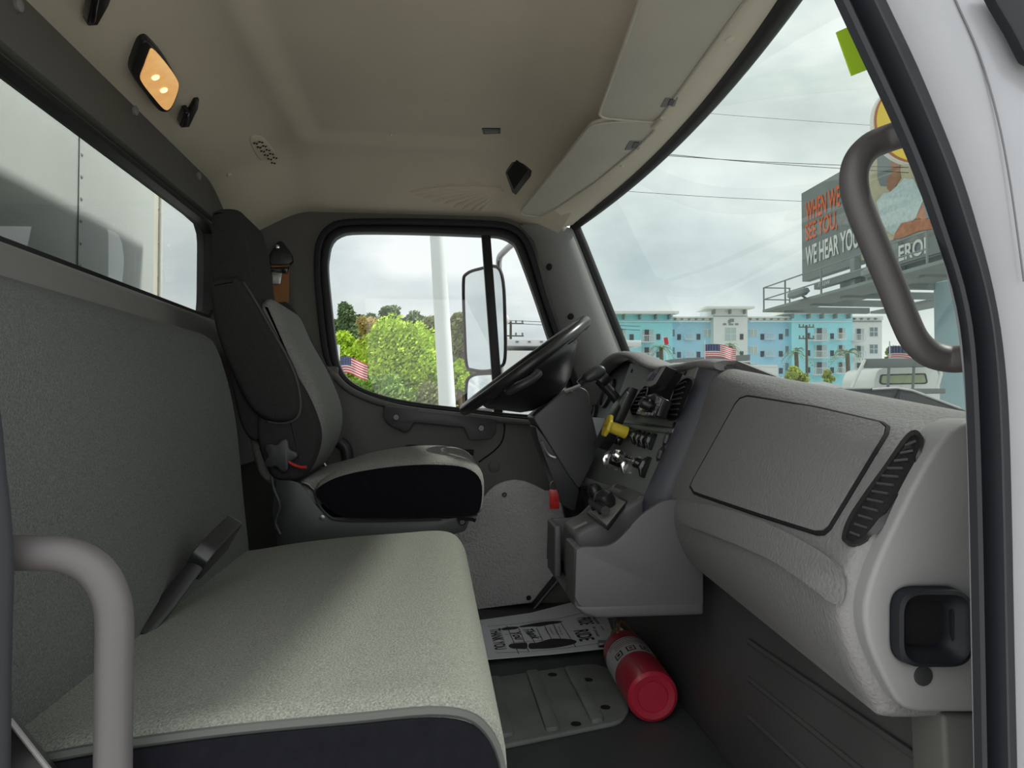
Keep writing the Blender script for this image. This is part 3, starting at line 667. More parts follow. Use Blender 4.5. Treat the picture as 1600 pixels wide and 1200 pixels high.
# ---- console with two cup holders
con = part('console', 'lower console with two open cup holders and a control pad', dash, (.4, 1.63, -.445))
Sx = cat([(.282, -.296), (.30, -.291), (.335, -.291), (.36, -.284), (.385, -.262), (.41, -.235), (.44, -.214), (.47, -.20), (.53, -.20)], 5, False)
Sx = [(p.x, p.y) for p in Sx]
def sideprof(top): return top+[(.545, -.20), (.545, -.415), (.30, -.415), (.285, -.405), (.279, -.39)]
def wallp(top, y0, y1, bev=.004):
    b = MB(); b.prism([V3(x, y0, z) for x, z in sideprof(top)], (0, y1-y0, 0)); return b
b = wallp(Sx, 1.462, 1.474); b.build('near_cheek', 'console_grey', con, bevel=.004, seg=3, lim=60)
b = wallp(Sx, 1.825, 1.838); b.build('far_cheek', 'console_grey', con, bevel=.004, seg=3, lim=60)
Cx = [(.30, -.285), (.325, -.270), (.35, -.262), (.45, -.205), (.53, -.195)]
b = MB(); b.prism([V3(x, 1.572, z) for x, z in Cx+[(.545, -.20), (.545, -.42), (.315, -.42), (.302, -.40)]], (0, .15, 0)); b.build('centre_block', 'console_grey', con, bevel=.012, seg=4)
def cup(y0, y1, name):
    b = MB(); w_ = [V3(.280, y0+.004, 0), V3(.280, y1-.004, 0), V3(.296, y1-.004, 0), V3(.296, y0+.004, 0)]
    b.prism([p+V3(0, 0, -.415) for p in w_], (0, 0, .122)); b.build(name, 'console_grey', con, bevel=.005, seg=3)
    b = MB(); b.box((.41, (y0+y1)/2, -.395), (.21, y1-y0-.006, .03)); b.build('cup_floor', 'dark_plastic', con)
    b = MB(); b.box((.495, (y0+y1)/2, -.30), (.09, y1-y0-.004, .19)); b.build('cup_back', 'console_grey', con, bevel=.01)
cup(1.464, 1.58, 'cup_front'); cup(1.715, 1.836, 'cup_front')
b = MB(); b.prism([V3(x, 1.460, z) for x, z in [(.278, -.409), (.545, -.409), (.545, -.434), (.325, -.434), (.298, -.426)]], (0, .38, 0)); b.build('base_tray', 'console_grey', con, bevel=.006, seg=3)
cpn = V3(-.49, 0, 1).normalized(); cpp = V3(.40, 1.64, -.232)
def AC(u, v, off=0): return AP(u, v, cpp+cpn*off, cpn)
def cplate(l, o0, o1, name, m, bev=.001, r=.0):
    q = [AC(u, v, o1) for u, v in l]; q = rnd(q, r, 3) if r else q
    b = MB(); b.prism(q, -cpn*(o1-o0)); return b.build(name, m, con, bevel=bev)
cplate([(944, 762), (980, 782), (948, 825), (917, 800)], -.004, .003, 'control_bezel', 'black_plastic')
cplate([(948, 768), (977, 784), (947, 820), (921, 799)], .0, .005, 'control_pad', 'sill_grey')
for u, v, r_ in ((936, 781, .018), (950, 793, .024)):
    b = MB(); c = AC(u, v, .004); b.lathe(c, cpn, [(r_*.8, 0), (r_, .012), (r_*.95, .03), (r_*.55, .04), (0, .042)], 18); b.build('selector_knob', 'black_plastic', con)
b = MB(); b.tube([AC(925, 784, .012), AC(934, 790, .022), AC(946, 798, .022)], .010, 8); b.build('selector_lever', 'black_plastic', con)
for u, v in ((929, 797), (940, 803)):
    b = MB(); b.lathe(AC(u, v, .004), cpn, [(.006, 0), (.006, .010), (0, .012)], 10); b.build('button', 'black_gloss', con)
b = MB(); b.tube([V3(.33, 1.585, -.262), V3(.303, 1.60, -.278)], .003, 6); b.build('slot_edge', 'sill_grey', con)
# ---- steering wheel and column
wc = AY(820, 571, 2.18); e1 = V3(math.cos(math.radians(36.5)), 0, math.sin(math.radians(36.5))); e2 = V3(0, 1, 0); wn = V3(e1.z, 0, -e1.x)
sw = thing('steering_wheel', 'black four spoke steering wheel seen from its edge', 'steering wheel', wc)
R0 = .222
b = MB(); b.tube([wc+(e1*math.cos(q)+e2*math.sin(q))*R0 for q in [2*math.pi*k/64 for k in range(64)]], .0165, 12, closed=True); b.build('rim', 'black_plastic', sw)
for k in range(14):
    q = math.radians(-32+64*k/13); c_ = wc+(e1*math.cos(q)+e2*math.sin(q))*R0+wn*.013
    b = MB(); b.lathe(c_, wn, [(.008, -.006), (.008, .002), (.005, .005), (0, .005)], 8); b.build('finger_bump', 'black_plastic', sw)
b = MB(); b.loft([[wc+wn*h_+(e1*math.cos(q)*1.05+e2*math.sin(q))*r_ for q in [2*math.pi*k/28 for k in range(28)]] for r_, h_ in ((.02, -.008), (.12, -.006), (.168, .006), (.160, .035), (.125, .07), (.09, .105), (.06, .122))]); b.build('hub', 'black_plastic', sw, bevel=.004)
for q0 in (35, 145, 215, 325):
    q = math.radians(q0); d_ = e1*math.cos(q)+e2*math.sin(q); t_ = wn.cross(d_)
    secs_ = []
    for s_, w_, h_ in ((.07, .038, .03), (.13, .028, .022), (.18, .024, .012), (.222, .026, .002)):
        c_ = wc+d_*s_+wn*h_; secs_.append([c_+t_*w_-wn*.008, c_+t_*w_+wn*.008, c_-t_*w_+wn*.012, c_-t_*w_-wn*.008])
    b = MB(); b.loft(secs_); b.build('spoke', 'black_plastic', sw, bevel=.005, seg=3)
b = MB(); b.tube(cat([AY(790, 613, 2.02), AY(812, 603, 2.0), AY(832, 592, 2.0), AY(843, 580, 2.02)], 4, False), [.006]+[.013]*11+[.006], 10); b.build('thumb_grip', 'dark_plastic', sw)
scl = thing('steering_column', 'dark plastic steering column with shroud under the wheel', 'steering column', AY(900, 780, 2.15))
sh = rnd(py([(832, 652), (868, 622), (893, 606), (908, 604), (920, 612), (923, 640), (935, 690), (927, 722), (905, 765), (888, 742)], 2.08), .012, 4)
b = MB(); b.prism(sh, (0, .15, 0)); b.build('shroud', 'column_grey', scl, bevel=.022, seg=4)
b = MB(); b.prism(rnd(py([(836, 664), (856, 690), (905, 764), (898, 800), (880, 790), (842, 690)], 2.09), .01, 3), (0, .13, 0)); b.build('lower_cover', 'dark_plastic', scl, bevel=.015, seg=3)
b = MB(); b.tube([AY(885, 740, 2.15), AY(905, 830, 2.17), AY(925, 940, 2.2)], .035, 12); b.build('shaft', 'black_plastic', scl)
b = MB(); b.tube(cat(py([(846, 690), (851, 702), (858, 712), (868, 716)], 2.06), 3, False), .005, 6); b.build('tilt_lever', 'steel', scl)
b = MB(); b.tube([AY(895, 612, 2.07), AY(905, 603, 2.05), AY(882, 612, 2.05)], .006, 6); b.build('trim_clip', 'panel_grey', scl)
b = MB(); b.tube(cat(py([(972, 640), (962, 622), (948, 606), (936, 592)], 1.98), 3, False), [.013]*3+[.014]*4+[.016]*3, 12); lev = b.build('stalk', 'black_plastic', scl)
b = MB(); b.tube(py([(936, 597), (942, 590), (947, 585)], 1.97), [.020, .022, .020], 12); b.build('stalk_collar', 'black_plastic', scl)
b = MB(); b.puff([(p.x, p.y) for p in cat(xz([(911, 587), (922, 577), (934, 571), (943, 575), (943, 584), (932, 592), (918, 598), (911, 596)], 1.96), 4)], 1.93, 1.99, .016, 4); b.build('stalk_head', 'dark_plastic', scl)
b = MB(); b.tube(py([(905, 600), (925, 580)], 2.25), .012, 10); b.build('turn_stalk', 'black_plastic', scl)
# ---- electronics on the stack
mon = thing('dash_monitor', 'small black display unit standing out above the centre vents', 'display', AN(1028, 606, .05))
f0 = [(1006, 603), (1010, 596), (1022, 579), (1030, 573), (1040, 571), (1023, 600), (1016, 604)]
b = MB(); b.prism(rnd([AN(u, v, .075) for u, v in f0], .003, 3), -pn*.026); b.build('case', 'black_plastic', mon, bevel=.003, seg=3)
b = MB(); b.prism([AN(u, v, .0765) for u, v in f0], -pn*.002); b.build('bezel', 'sill_grey', mon, bevel=.0005)
b = MB(); b.prism([AN(u, v, .078) for u, v in ((1010, 595), (1023, 579), (1033, 573), (1019, 594))], -pn*.002); b.build('screen', 'screen', mon)
b = MB(); b.tube([AN(1028, 596, 0), AN(1022, 590, .055)], .014, 10); b.build('mount', 'black_plastic', mon)
rad = thing('cb_radio', 'black two way radio unit with keys between the centre vents', 'radio', AN(1010, 650, .02))
f1 = [(993, 647), (1001, 629), (1006, 618), (1022, 614), (1036, 622), (1024, 650), (1010, 649)]
b = MB(); b.prism([AN(u, v, .05) for u, v in f1], -pn*.024); b.build('case', 'black_gloss', rad, bevel=.003, seg=3)
for k in range(5):
    b = MB(); b.prism([AN(u+5*k, v+.6*k, .053) for u, v in ((996, 642), (999.5, 642.5), (998, 646.5), (994.5, 646))], -pn*.003); b.build('key', 'panel_grey', rad, bevel=.0008)
b = MB(); b.prism([AN(u, v, .052) for u, v in ((998, 629), (1008, 629), (1007, 632), (997, 632))], -pn*.003); b.build('label_strip', 'label_paper', rad)
b = MB(); b.tube([AN(1014, 634, .0), AN(1012, 634, .03)], .02, 8); b.build('mount', 'black_plastic', rad)
b = MB(); b.lathe(AN(1015, 633, .05), pn, [(.014, 0), (.013, .018), (.010, .022), (0, .022)], 16); b.build('dial', 'black_plastic', rad)
for u, v in ((1026, 628), (1028, 632), (1022, 643)):
    b = MB(); b.prism([AN(u-2, v-1, .052), AN(u+2, v-1, .052), AN(u+1, v+2, .052), AN(u-3, v+2, .052)], -pn*.003); b.build('key', 'panel_grey', rad)
# ================================================================== NEAR SIDE: passenger door opening
YS = .62
wr = struct(thing('wall_right', None, None, (.5, YS, ZF)), 'passenger door opening with black rubber seal and white painted jamb')
sL = [(1010, -640), (1090, -440), (1185, -250), (1275, -60), (1303, 0), (1345, 90), (1392, 190), (1430, 280), (1462, 370), (1488, 450), (1503, 530), (1510, 640), (1515, 800), (1519, 1000), (1524, 1260), (1532, 1600), (1540, 2060)]
sR = [(1105, -640), (1185, -440), (1280, -250), (1370, -60), (1397, 0), (1440, 90), (1482, 190), (1516, 280), (1543, 370), (1563, 450), (1577, 530), (1587, 640), (1592, 800), (1596, 1000), (1602, 1260), (1610, 1600), (1618, 2060)]
A_ = resample(cat([AY(u, v, YS) for u, v in sL], 4, False), 90, False); B_ = resample(cat([AY(u, v, YS) for u, v in sR], 4, False), 90, False)
sec_ = [(.5, .028), (.06, .004), (.0, .0), (.06, -.006), (.16, -.006), (.24, .004), (.34, .010), (.42, .010), (.48, -.002), (.54, -.008), (.62, -.006), (.70, .002), (.80, .006), (.92, .004), (1.0, .008), (1.0, .02)]
b = MB(); b.loft([[a.lerp(c, t)+V3(0, y, 0) for t, y in sec_] for a, c in zip(A_, B_)], cap=True); b.build('door_seal', 'rubber_soft', wr, sharp=60)
b = MB(); b.box((-.16, .615, .80), (1.25, .05, .25)); b.build('door_header', 'white_paint', wr, bevel=.01)
# painted jamb beyond the seal
b = MB(); g = []
for i, c in enumerate(B_):
    d_ = V3(1, 0, .12)
    g.append([c+V3(-.03, .025, 0), c+V3(.0, .006, 0), c+d_*.012+V3(0, -.004, 0), c+d_*.045+V3(0, -.012, 0), c+d_*.08+V3(0, -.012, 0), c+d_*.12+V3(0, .0, 0), c+d_*.2+V3(0, .05, 0), c+d_*.36+V3(0, .10, 0)])
b.loft(g, closed=False); b.build('jamb', 'white_paint', wr, sharp=60)
sm = cat([AY(u, v, YS-.0128) for u, v in ((1478, -40), (1493, 0), (1530, 85), (1558, 180), (1576, 270), (1588, 350), (1600, 440))], 4, False)
b = MB(); b.tube(sm, .0009, 5); b.build('body_seam', 'seam_dark', wr)
b = MB(); b.prism([AY(u, v, YS-.03) for u, v in ((1545, -20), (1558, 5), (1582, 45), (1606, 92), (1690, 130), (1690, -20))], (0, .012, 0)); b.build('door_edge_rubber', 'rubber_soft', wr, bevel=.003)
# lower vertical trim under the end cap
b = MB(); b.prism([AY(u, v, .755) for u, v in ((1473, 1116), (1560, 1116), (1565, 1290), (1482, 1290))], (0, .06, 0)); b.build('lower_jamb_trim', 'door_grey', wr, bevel=.006, seg=3)
# rear edge of the opening, at the left
lL = [(-40, 560), (-12, 640), (-4, 700), (0, 760), (2, 900), (2, 1260)]; lR = [(-22, 560), (-2, 640), (8, 740), (16, 810), (20, 900), (17, 1000), (14, 1260)]
A_ = resample(cat([AY(u, v, .60) for u, v in lL], 4, False), 30, False); B_ = resample(cat([AY(u, v, .60) for u, v in lR], 4, False), 30, False)
A_ = [p+V3(-.03, 0, 0) for p in A_]
b = MB(); b.loft([[a.lerp(c, t)+V3(0, y, 0) for t, y in ((0, .02), (0, 0), (.5, -.004), (.8, -.006), (.95, -.003), (1, .002), (.3, .02))] for a, c in zip(A_, B_)]); b.build('door_seal', 'rubber_soft', wr, sharp=60)
b = MB(); b.prism([V3(-.46, .603, .72), V3(-.43, .603, .16)]+[p+V3(0, .003, 0) for p in A_]+[V3(A_[-1].x, .603, -.80), V3(-.85, .603, -.80), V3(-.85, .603, .72)], (0, .02, 0)); b.build('rear_jamb', 'white_paint', wr)
b = MB(); b.tube([AY(15, 1125, .645), AY(78, 1205, .645)], .0022, 6); b.build('sill_edge', 'sill_grey', wr)
b = MB(); b.prism([AY(u, v, .65) for u, v in ((-60, 1040), (15, 1128), (78, 1206), (120, 1260), (-60, 1260))], (0, .01, 0)); b.build('sill_panel', 'black_plastic', wr)
b = MB(); b.box((.08, .60, -.775), (.95, .09, .05)); b.build('door_sill', 'rubber_soft', wr, bevel=.008)
# grab handles
r_ = .0143
hp_ = [AY(u, v, y) for u, v, y in ((1450, 196, .68), (1420, 206, .70), (1388, 216, .715), (1358, 230, .72), (1339, 254, .72), (1334, 285, .72), (1342, 322, .72), (1368, 386, .72), (1396, 454, .72), (1414, 500, .72), (1430, 532, .72), (1454, 553, .72), (1486, 561, .715), (1515, 559, .70), (1545, 556, .68))]
gh = thing('grab_handle', 'grey curved grab handle on the windscreen pillar in front of the billboard', 'handle', hp_[-1], 'cab grab handles')
b = MB(); b.tube(cat(hp_, 5, False), r_, 16); b.build('bar', 'handle_grey', gh, sharp=80)
for p in (hp_[0], hp_[-1]):
    b = MB(); b.lathe(p, (0, -1, 0), [(.022, -.01), (.022, .004), (.018, .008), (0, .008)], 18); b.build('foot', 'handle_grey', gh)
hp_ = [AY(u, v, .632) for u, v in ((-60, 862), (0, 864), (50, 864), (95, 866), (130, 877), (157, 900), (174, 935), (179, 975), (178, 1050), (177, 1150), (176, 1290))]
gh = thing('grab_handle', 'grey bent grab handle standing in front of the bench seat at the door', 'handle', hp_[-1], 'cab grab handles')
b = MB(); b.tube(cat(hp_, 5, False), r_, 16); b.build('bar', 'handle_grey', gh, sharp=80)
b = MB(); b.lathe(hp_[0], (1, 0, 0), [(.022, -.006), (.022, .004), (.016, .008)], 18); b.build('foot', 'handle_grey', gh)
b = MB(); b.lathe(hp_[-1], (0, 0, 1), [(.022, -.006), (.022, .004), (.016, .008)], 18); b.build('foot', 'handle_grey', gh)
# ================================================================== CEILING FITTINGS
bmc = bmesh.new(); bmc.from_mesh(ceiling.data); bmc.transform(Matrix.Translation(ceiling.location)); BC = BVHTree.FromBMesh(bmc); bmc.free()
def OC(u, v, off=0):
    h = BC.ray_cast(Vector((0, 0, 0)), ray(u, v).normalized()); n = h[1]; n = -n if n.z > 0 else n
    return h[0]+n*off
def cnorm(u, v):
    h = BC.ray_cast(Vector((0, 0, 0)), ray(u, v).normalized()); n = h[1]; return -n if n.z > 0 else n
def cpl(l, o0, o1, name, m, parent, bev=.001, ref=None, r=0):
    uc = sum(q[0] for q in l)/len(l); vc = sum(q[1] for q in l)/len(l); n = cnorm(uc, vc); p0 = OC(uc, vc)
    q = [AP(u, v, p0+n*o1, n) for u, v in l]; q = rnd(q, r, 4) if r else q
    b = MB(); b.prism(q, -n*(o1-o0)); return b.build(name, m, parent, bevel=bev, seg=3)
lamp = thing('dome_lamp', 'lit amber dome lamp in a black bezel on the headliner', 'lamp', OC(245, 120))
bz = [(206, 110), (215, 82), (222, 69), (231, 65), (241, 72), (258, 92), (276, 122), (281, 136), (276, 155), (268, 171), (259, 176), (247, 172), (228, 148), (211, 125)]
cpl([(p.x, p.y) for p in cat(bz, 3)], -.004, .018, 'bezel', 'black_plastic', lamp, .004)
ln = [(220, 122), (226, 105), (233, 86), (239, 78), (258, 98), (274, 120), (280, 135), (273, 158), (265, 171), (256, 171), (240, 153), (225, 134)]
cpl([(p.x, p.y) for p in cat(ln, 3)], .012, .022, 'lens', 'amber_lens', lamp, .003)
for u, v in ((243, 121), (256, 141)):
    n = cnorm(245, 120); c_ = AP(u, v, OC(245, 120)+n*.0225, n); b = MB(); b.lathe(c_, n, [(.009, -.002), (.008, .002), (0, .004)], 14); b.build('bulb', 'bulb', lamp)
def coat_hook(l1, l2, label):
    o = thing('coat_hook', label, 'hook', OC(*l1[0]), 'coat hooks beside the dome lamp')
    cpl(l1, -.002, .008, 'plate', 'black_plastic', o, .002)
    cpl(l2, .006, .030, 'prong', 'black_gloss', o, .004)
    for t in (.35, .75):
        u = l1[0][0]*(1-t)+l1[2][0]*t; v = l1[0][1]*(1-t)+l1[2][1]*t
    return o
coat_hook([(305, 157), (312, 156), (310, 170), (296, 199), (283, 200), (285, 182), (297, 171)], [(290, 178), (298, 176), (294, 198), (282, 199)], 'small black coat hook to the right of the dome lamp')
coat_hook([(150, -20), (181, -20), (170, 10), (153, 40), (138, 41), (133, 32), (142, 5)], [(146, -5), (158, -5), (150, 38), (137, 38)], 'black coat hook at the top edge left of the dome lamp')
# speaker perforations, map slot, small tag
sp_ = thing('speaker_grille', 'perforated oval speaker patch in the headliner behind the driver', 'speaker', OC(411, 240))
cpl([(p.x, p.y) for p in cat([(390, 219), (398, 213), (412, 216), (428, 236), (438, 252), (434, 261), (420, 262), (402, 245)], 3)], -.002, .004, 'patch', 'headliner', sp_, .003)
for i in range(4):
    for j in range(6):
        u = 396+j*5.6+i*4.2; v = 221+j*6.2-i*1.0+(i % 2)*2
        if u < 432:
            n = cnorm(u, v); c_ = OC(u, v, .0062); b = MB(); b.lathe(c_, n, [(.0035, -.001), (.0035, .0006), (0, .0006)], 8); b.build('hole', 'black_void', sp_)
slot = thing('map_slot', 'black recessed slot in the headliner behind the driver visor', 'slot', OC(809, 273))
cpl([(789, 270), (806, 244), (831, 267), (829, 276), (806, 305), (800, 301)], -.002, .006, 'frame', 'dark_plastic', slot, .002)
cpl([(792, 270), (807, 250), (825, 266), (803, 296)], .004, .0075, 'mouth', 'black_void', slot, 0)
tg = thing('headliner_tag', 'tiny grey ribbed tag on the headliner behind the visors', 'tag', OC(768, 206))
cpl([(753, 202), (782, 202), (782, 209), (755, 210)], -.001, .004, 'plate', 'dark_plastic', tg, .001)
for k in range(7): cpl([(758+3*k, 205), (760+3*k, 205), (760+3*k, 208), (758+3*k, 208)], .003, .005, 'rib', 'trim_grey', tg, 0)
for u, v, q in ((358, 273, .008), (611, 211, .005)):
    b = MB(); b.lathe(OC(u, v), cnorm(u, v), [(q, -.002), (q, .003), (q*.6, .006), (0, .006)], 12); b.build('headliner_button', 'headliner', ceiling)
# gathered pleats of headliner cloth in the far front corner
for k in range(9):
    q = k/8; e_ = Vector((640+55*q**1.2, 300+28*q)).lerp(Vector((748, 332)), q**1.6); c_ = Vector((786, 296)); m2 = c_.lerp(e_, .5)+Vector((0, -5+3*q))
    pts_ = [OC(p.x, p.y, -.001) for p in cat([c_, c_.lerp(e_, .25)+Vector((0, -3)), m2, e_], 4, False)]
    b = MB(); b.tube(pts_, [.004]+[.010]*(len(pts_)-2)+[.002], 8); b.build('pleat', 'headliner', ceiling)
# sun visors
def visor(out, name, label, tagpx, zz):
    o = thing('sun_visor', label, 'visor', AZ(out[0][0], out[0][1], zz), 'sun visors')
    q = rnd([AZ(u, v, zz+dz) for u, v, dz in out], .03, 5); b = MB(); b.prism(q, (0, 0, .014)); b.build('pad', 'visor_vinyl', o, bevel=.005, seg=3)
    b = MB(); b.tube([p+V3(0, 0, -.0005) for p in q], .0035, 6, closed=True); b.build('welt', 'visor_vinyl', o)
    u, v = tagpx; l = [(u-14, v+8), (u-6, v-6), (u+13, v-6), (u+8, v+7)]
    b = MB(); b.prism([AZ(a, c, zz-.002) for a, c in l], (0, 0, .004)); t_ = b.build('clip_plate', 'sill_grey', o, bevel=.001)
    b = MB(); b.prism([AZ(a, c, zz-.004) for a, c in [(u-3, v+5), (u+1, v-4), (u+9, v-4), (u+5, v+5)]], (0, 0, .003)); b.build('clip', 'dark_plastic', t_)
    return o
def shoulder(l, z0): return [(u, v, 0) for u, v in l]
visor(shoulder([(812, 334), (868, 265), (924, 195), (965, 189), (1022, 193), (1024, 202), (985, 240), (930, 285), (870, 325), (842, 339)], 0), 'v', 'folded grey sun visor nearer the driver window', (990, 227), .655)
visor(shoulder([(934, 183), (968, 90), (1008, -20), (1040, -70), (1240, -70), (1165, 0), (1085, 110), (1030, 186), (1020, 191)], 0), 'v', 'folded grey sun visor over the passenger side', (1046, 160), .655)
b = MB(); b.tube([AZ(1020, 199, .650), AZ(1036, 184, .650)], .006, 8); hk = b.build('visor_pivot', 'headliner', ceiling)
# lime sticker at the near windscreen edge
st_ = AX(1308, 48, .52)
p4_ = [AY(u, v, .80) for u, v in ((1307, 50), (1330, 40), (1372, 102), (1331, 118))]
b = MB(); b.prism(p4_, (0, .002, 0)); tag(b.build('sticker', 'sticker_green', None), 'lime green paper sticker at the edge of the windscreen', 'sticker')
# ================================================================== THINGS ON THE FLOOR
mt = thing('floor_mat', 'ribbed black rubber mat plate on the cab floor', 'mat', AZ(880, 1100, ZF))
q = rnd([AZ(u, v, ZF) for u, v in ((700, 1078), (790, 1062), (925, 1042), (952, 1050), (985, 1112), (972, 1134), (790, 1172), (700, 1188))], .03, 5)
b = MB(); b.prism(q, (0, 0, .012)); b.build('plate', 'mat_rubber', mt, bevel=.005, seg=3)
for l in (((762, 1062), (780, 1060), (803, 1150), (780, 1154)), ((822, 1052), (840, 1050), (875, 1141), (853, 1144)), ((881, 1046), (903, 1044), (944, 1127), (925, 1132))):
    q = rnd([AZ(u, v, ZF+.012) for u, v in l], .012, 4); b = MB(); b.prism([p-V3(0, 0, .002) for p in q], (0, 0, .011)); b.build('rib', 'mat_rubber', mt, bevel=.002)
for u, v in ((863, 1054), (919, 1062), (946, 1105), (900, 1131)):
    b = MB(); b.lathe(AZ(u, v, ZF+.0125)-V3(0, 0, .002), (0, 0, 1), [(.012, 0), (.012, .0026), (0, .0026)], 18); b.build('hole', 'black_void', mt)
# paper
pz = ZF+.012
ppr = thing('paper_floor_mat', 'white printed paper footprint mat under the pedals', 'paper mat', AZ(860, 990, pz))
def PG(u, v, o=0.): return AZ(u, v, pz+o)
cr = [PG(690, 985), PG(905, 938), PG(985, 985), PG(945, 1015), PG(700, 1038)]
c0, c1, c2, c3_ = PG(700, 1036), PG(946, 1015), PG(975, 958), PG(690, 978)
cr = [PG(700, 1036), PG(860, 1023), PG(946, 1014), PG(976, 972), PG(966, 957), PG(900, 940), PG(830, 958), PG(760, 968), PG(690, 976)]
b = MB(); b.prism(cr, (0, 0, .0015)); b.build('sheet', 'paper', ppr, smooth=False)
def ink(l, sm_=True, name='print'):
    q = [PG(u, v, .0021) for u, v in l]; q = cat(q, 4) if sm_ else q
    b = MB(); b.add(q, [tuple(range(len(q)))]); return b.build(name, 'ink', ppr, smooth=False)
foot = lambda l: [(740+x/6.667, 930+y/6.664) for x, y in l]
ink(foot([(365, 530), (385, 508), (450, 498), (520, 493), (557, 500), (553, 555), (480, 558), (400, 553)]), name='footprint')
ink(foot([(580, 502), (650, 495), (710, 480), (800, 455), (920, 452), (1020, 460), (1070, 478), (1060, 500), (1000, 520), (900, 540), (780, 555), (680, 558), (582, 555)]), name='footprint')
ink(foot([(285, 352), (330, 335), (400, 328), (468, 330), (450, 350), (380, 360), (310, 364)]), name='footprint')
ink(foot([(475, 325), (560, 305), (680, 283), (800, 270), (900, 268), (925, 275), (890, 290), (800, 303), (690, 325), (600, 327), (500, 334)]), name='footprint')
def line(a, c, w=.0012):
    p, q = PG(*a, .0020), PG(*c, .0020); d_ = (q-p).normalized(); s_ = V3(-d_.y, d_.x, 0)*w
    b = MB(); b.add([p-s_, q-s_, q+s_, p+s_], [(0, 1, 2, 3)]); b.build('rule', 'ink', ppr, smooth=False)
FP = lambda x, y: (740+x/6.667, 930+y/6.664)
for a, c in (((140, 325), (470, 295)), ((470, 295), (880, 245)), ((880, 245), (1200, 168)), ((230, 600), (590, 588)), ((600, 585), (960, 550)), ((960, 550), (1370, 490)), ((1200, 168), (1222, 205)), ((1322, 318), (1360, 365)),
             ((345, 318), (470, 610)), ((470, 345), (575, 590)), ((560, 360), (640, 500)), ((655, 340), (720, 470)), ((740, 320), (810, 455)), ((830, 300), (905, 450)), ((910, 290), (1065, 540)), ((330, 410), (480, 395)), ((390, 495), (720, 470))):
    line(FP(*a), FP(*c))
def ptext(s, a, c, h, w_=None, sh_=0, nm='lettering'):
    o = PG(*FP(*a), .0022); e_ = PG(*FP(*c), .0022); ex = (e_-o); l_ = ex.length; ex.normalize(); ey = V3(-ex.y, ex.x, 0)
    up = PG(*FP(*h), .0022)-o
    text(s, 'ink', ppr, o, ex, up.normalized(), l_, up.length, nm, shear=sh_, bold=0 if s == 'courtesy of' else .025)
ptext('THANK YOU', (165, 355), (222, 572), (280, 343)); ptext('PRIDE', (1070, 240), (1110, 312), (1215, 225)); ptext('RIDE', (1040, 372), (1110, 482), (1190, 352))
ptext('in your', (1228, 330), (1278, 438), (1268, 322), sh_=.2); ptext('Welcome', (1222, 222), (1290, 300), (1262, 218), sh_=.2)
ptext('Thank', (505, 355), (610, 460), (610, 345), sh_=.3); ptext('You', (380, 390), (440, 470), (480, 378), sh_=.3)
for k in range(4): ptext('courtesy of', (730+48*k, 345-6*k), (775+44*k, 415), (755+48*k, 340-6*k))
# extinguisher
zc_ = ZF+.061; B0 = AZ(1021, 1090, zc_); B1 = AZ(966, 1004, zc_); ax_ = (B1-B0); LN = .36; ax_.normalize()
fe = thing('fire_extinguisher', 'red fire extinguisher with a white label lying on the floor', 'fire extinguisher', B0-V3(0, 0, .061))
b = MB(); b.lathe(B0, ax_, [(0, .006), (.034, .006), (.036, .002), (.050, .0), (.058, .006), (.060, .016), (.060, LN*.80), (.056, LN*.88), (.042, LN*.95), (.028, LN), (.026, LN+.01), (0, LN+.01)], 40); b.build('cylinder', 'red_paint', fe)
b = MB(); s1 = V3(0, 0, 1).cross(ax_).normalized(); s2 = ax_.cross(s1)
def cyl(q, h_, r__=.0606): return B0+ax_*h_+(s1*math.cos(q)+s2*math.sin(q))*r__
la, lb_ = LN*.38, LN*.70
b.loft([[cyl(math.radians(q), h_) for q in range(-70, 251, 8)] for h_ in (la, lb_)], closed=False); b.build('label', 'label_paper', fe)
for k in range(3):
    q0 = math.radians(42+34*k)
    for (dq, m, r__) in ((11, 'ink', .0609), (7.5, 'label_paper', .0612)):
        h0, h1 = (la+.012, la+.046) if m == 'ink' else (la+.017, la+.041); b = MB()
        b.loft([[cyl(q0+math.radians(t), h_, r__) for t in (-dq, -dq/2, 0, dq/2, dq)] for h_ in (h0, h1)], closed=False); b.build('pictogram', m, fe, smooth=False)
    b = MB(); b.loft([[cyl(q0+math.radians(t), h_, .0614) for t in (-4, 0, 4)] for h_ in (la+.022, la+.036)], closed=False); b.build('pictogram', 'label_red' if k == 1 else 'ink', fe, smooth=False)
for k in range(7):
    h_ = la+.058+.011*k; b = MB(); q1 = 40 if k < 3 else 25
    b.loft([[cyl(math.radians(t), hh, .0609) for t in range(q1, 140-6*(k % 3), 6)] for hh in (h_, h_+.0035)], closed=False); b.build('text_line', 'ink' if k % 3 else 'label_red', fe, smooth=False)
for k in range(9):
    h_ = la+.012+.013*k; b = MB()
    b.loft([[cyl(math.radians(t), hh, .0609) for t in range(160, 236-8*(k % 2), 6)] for hh in (h_, h_+.003)], closed=False); b.build('text_line', 'ink', fe, smooth=False)
top = B0+ax_*LN
b = MB(); b.lathe(top, ax_, [(.020, 0), (.024, .006), (.024, .03), (.016, .04), (0, .042)], 18); b.build('valve', 'black_plastic', fe)
b = MB(); b.lathe(top+ax_*.02+s2*.02, s2+V3(-.5, -.4, .2), [(.021, 0), (.021, .012), (.018, .016), (0, .016)], 22); b.build('gauge', 'brass', fe)
b = MB(); b.tube([top+ax_*.02, top+ax_*.02-s1*.04], .011, 12); b.tube([top+ax_*.02+s1*.01, top+ax_*.02+s1*.058], .010, 12); b.build('nozzle', 'steel', fe)
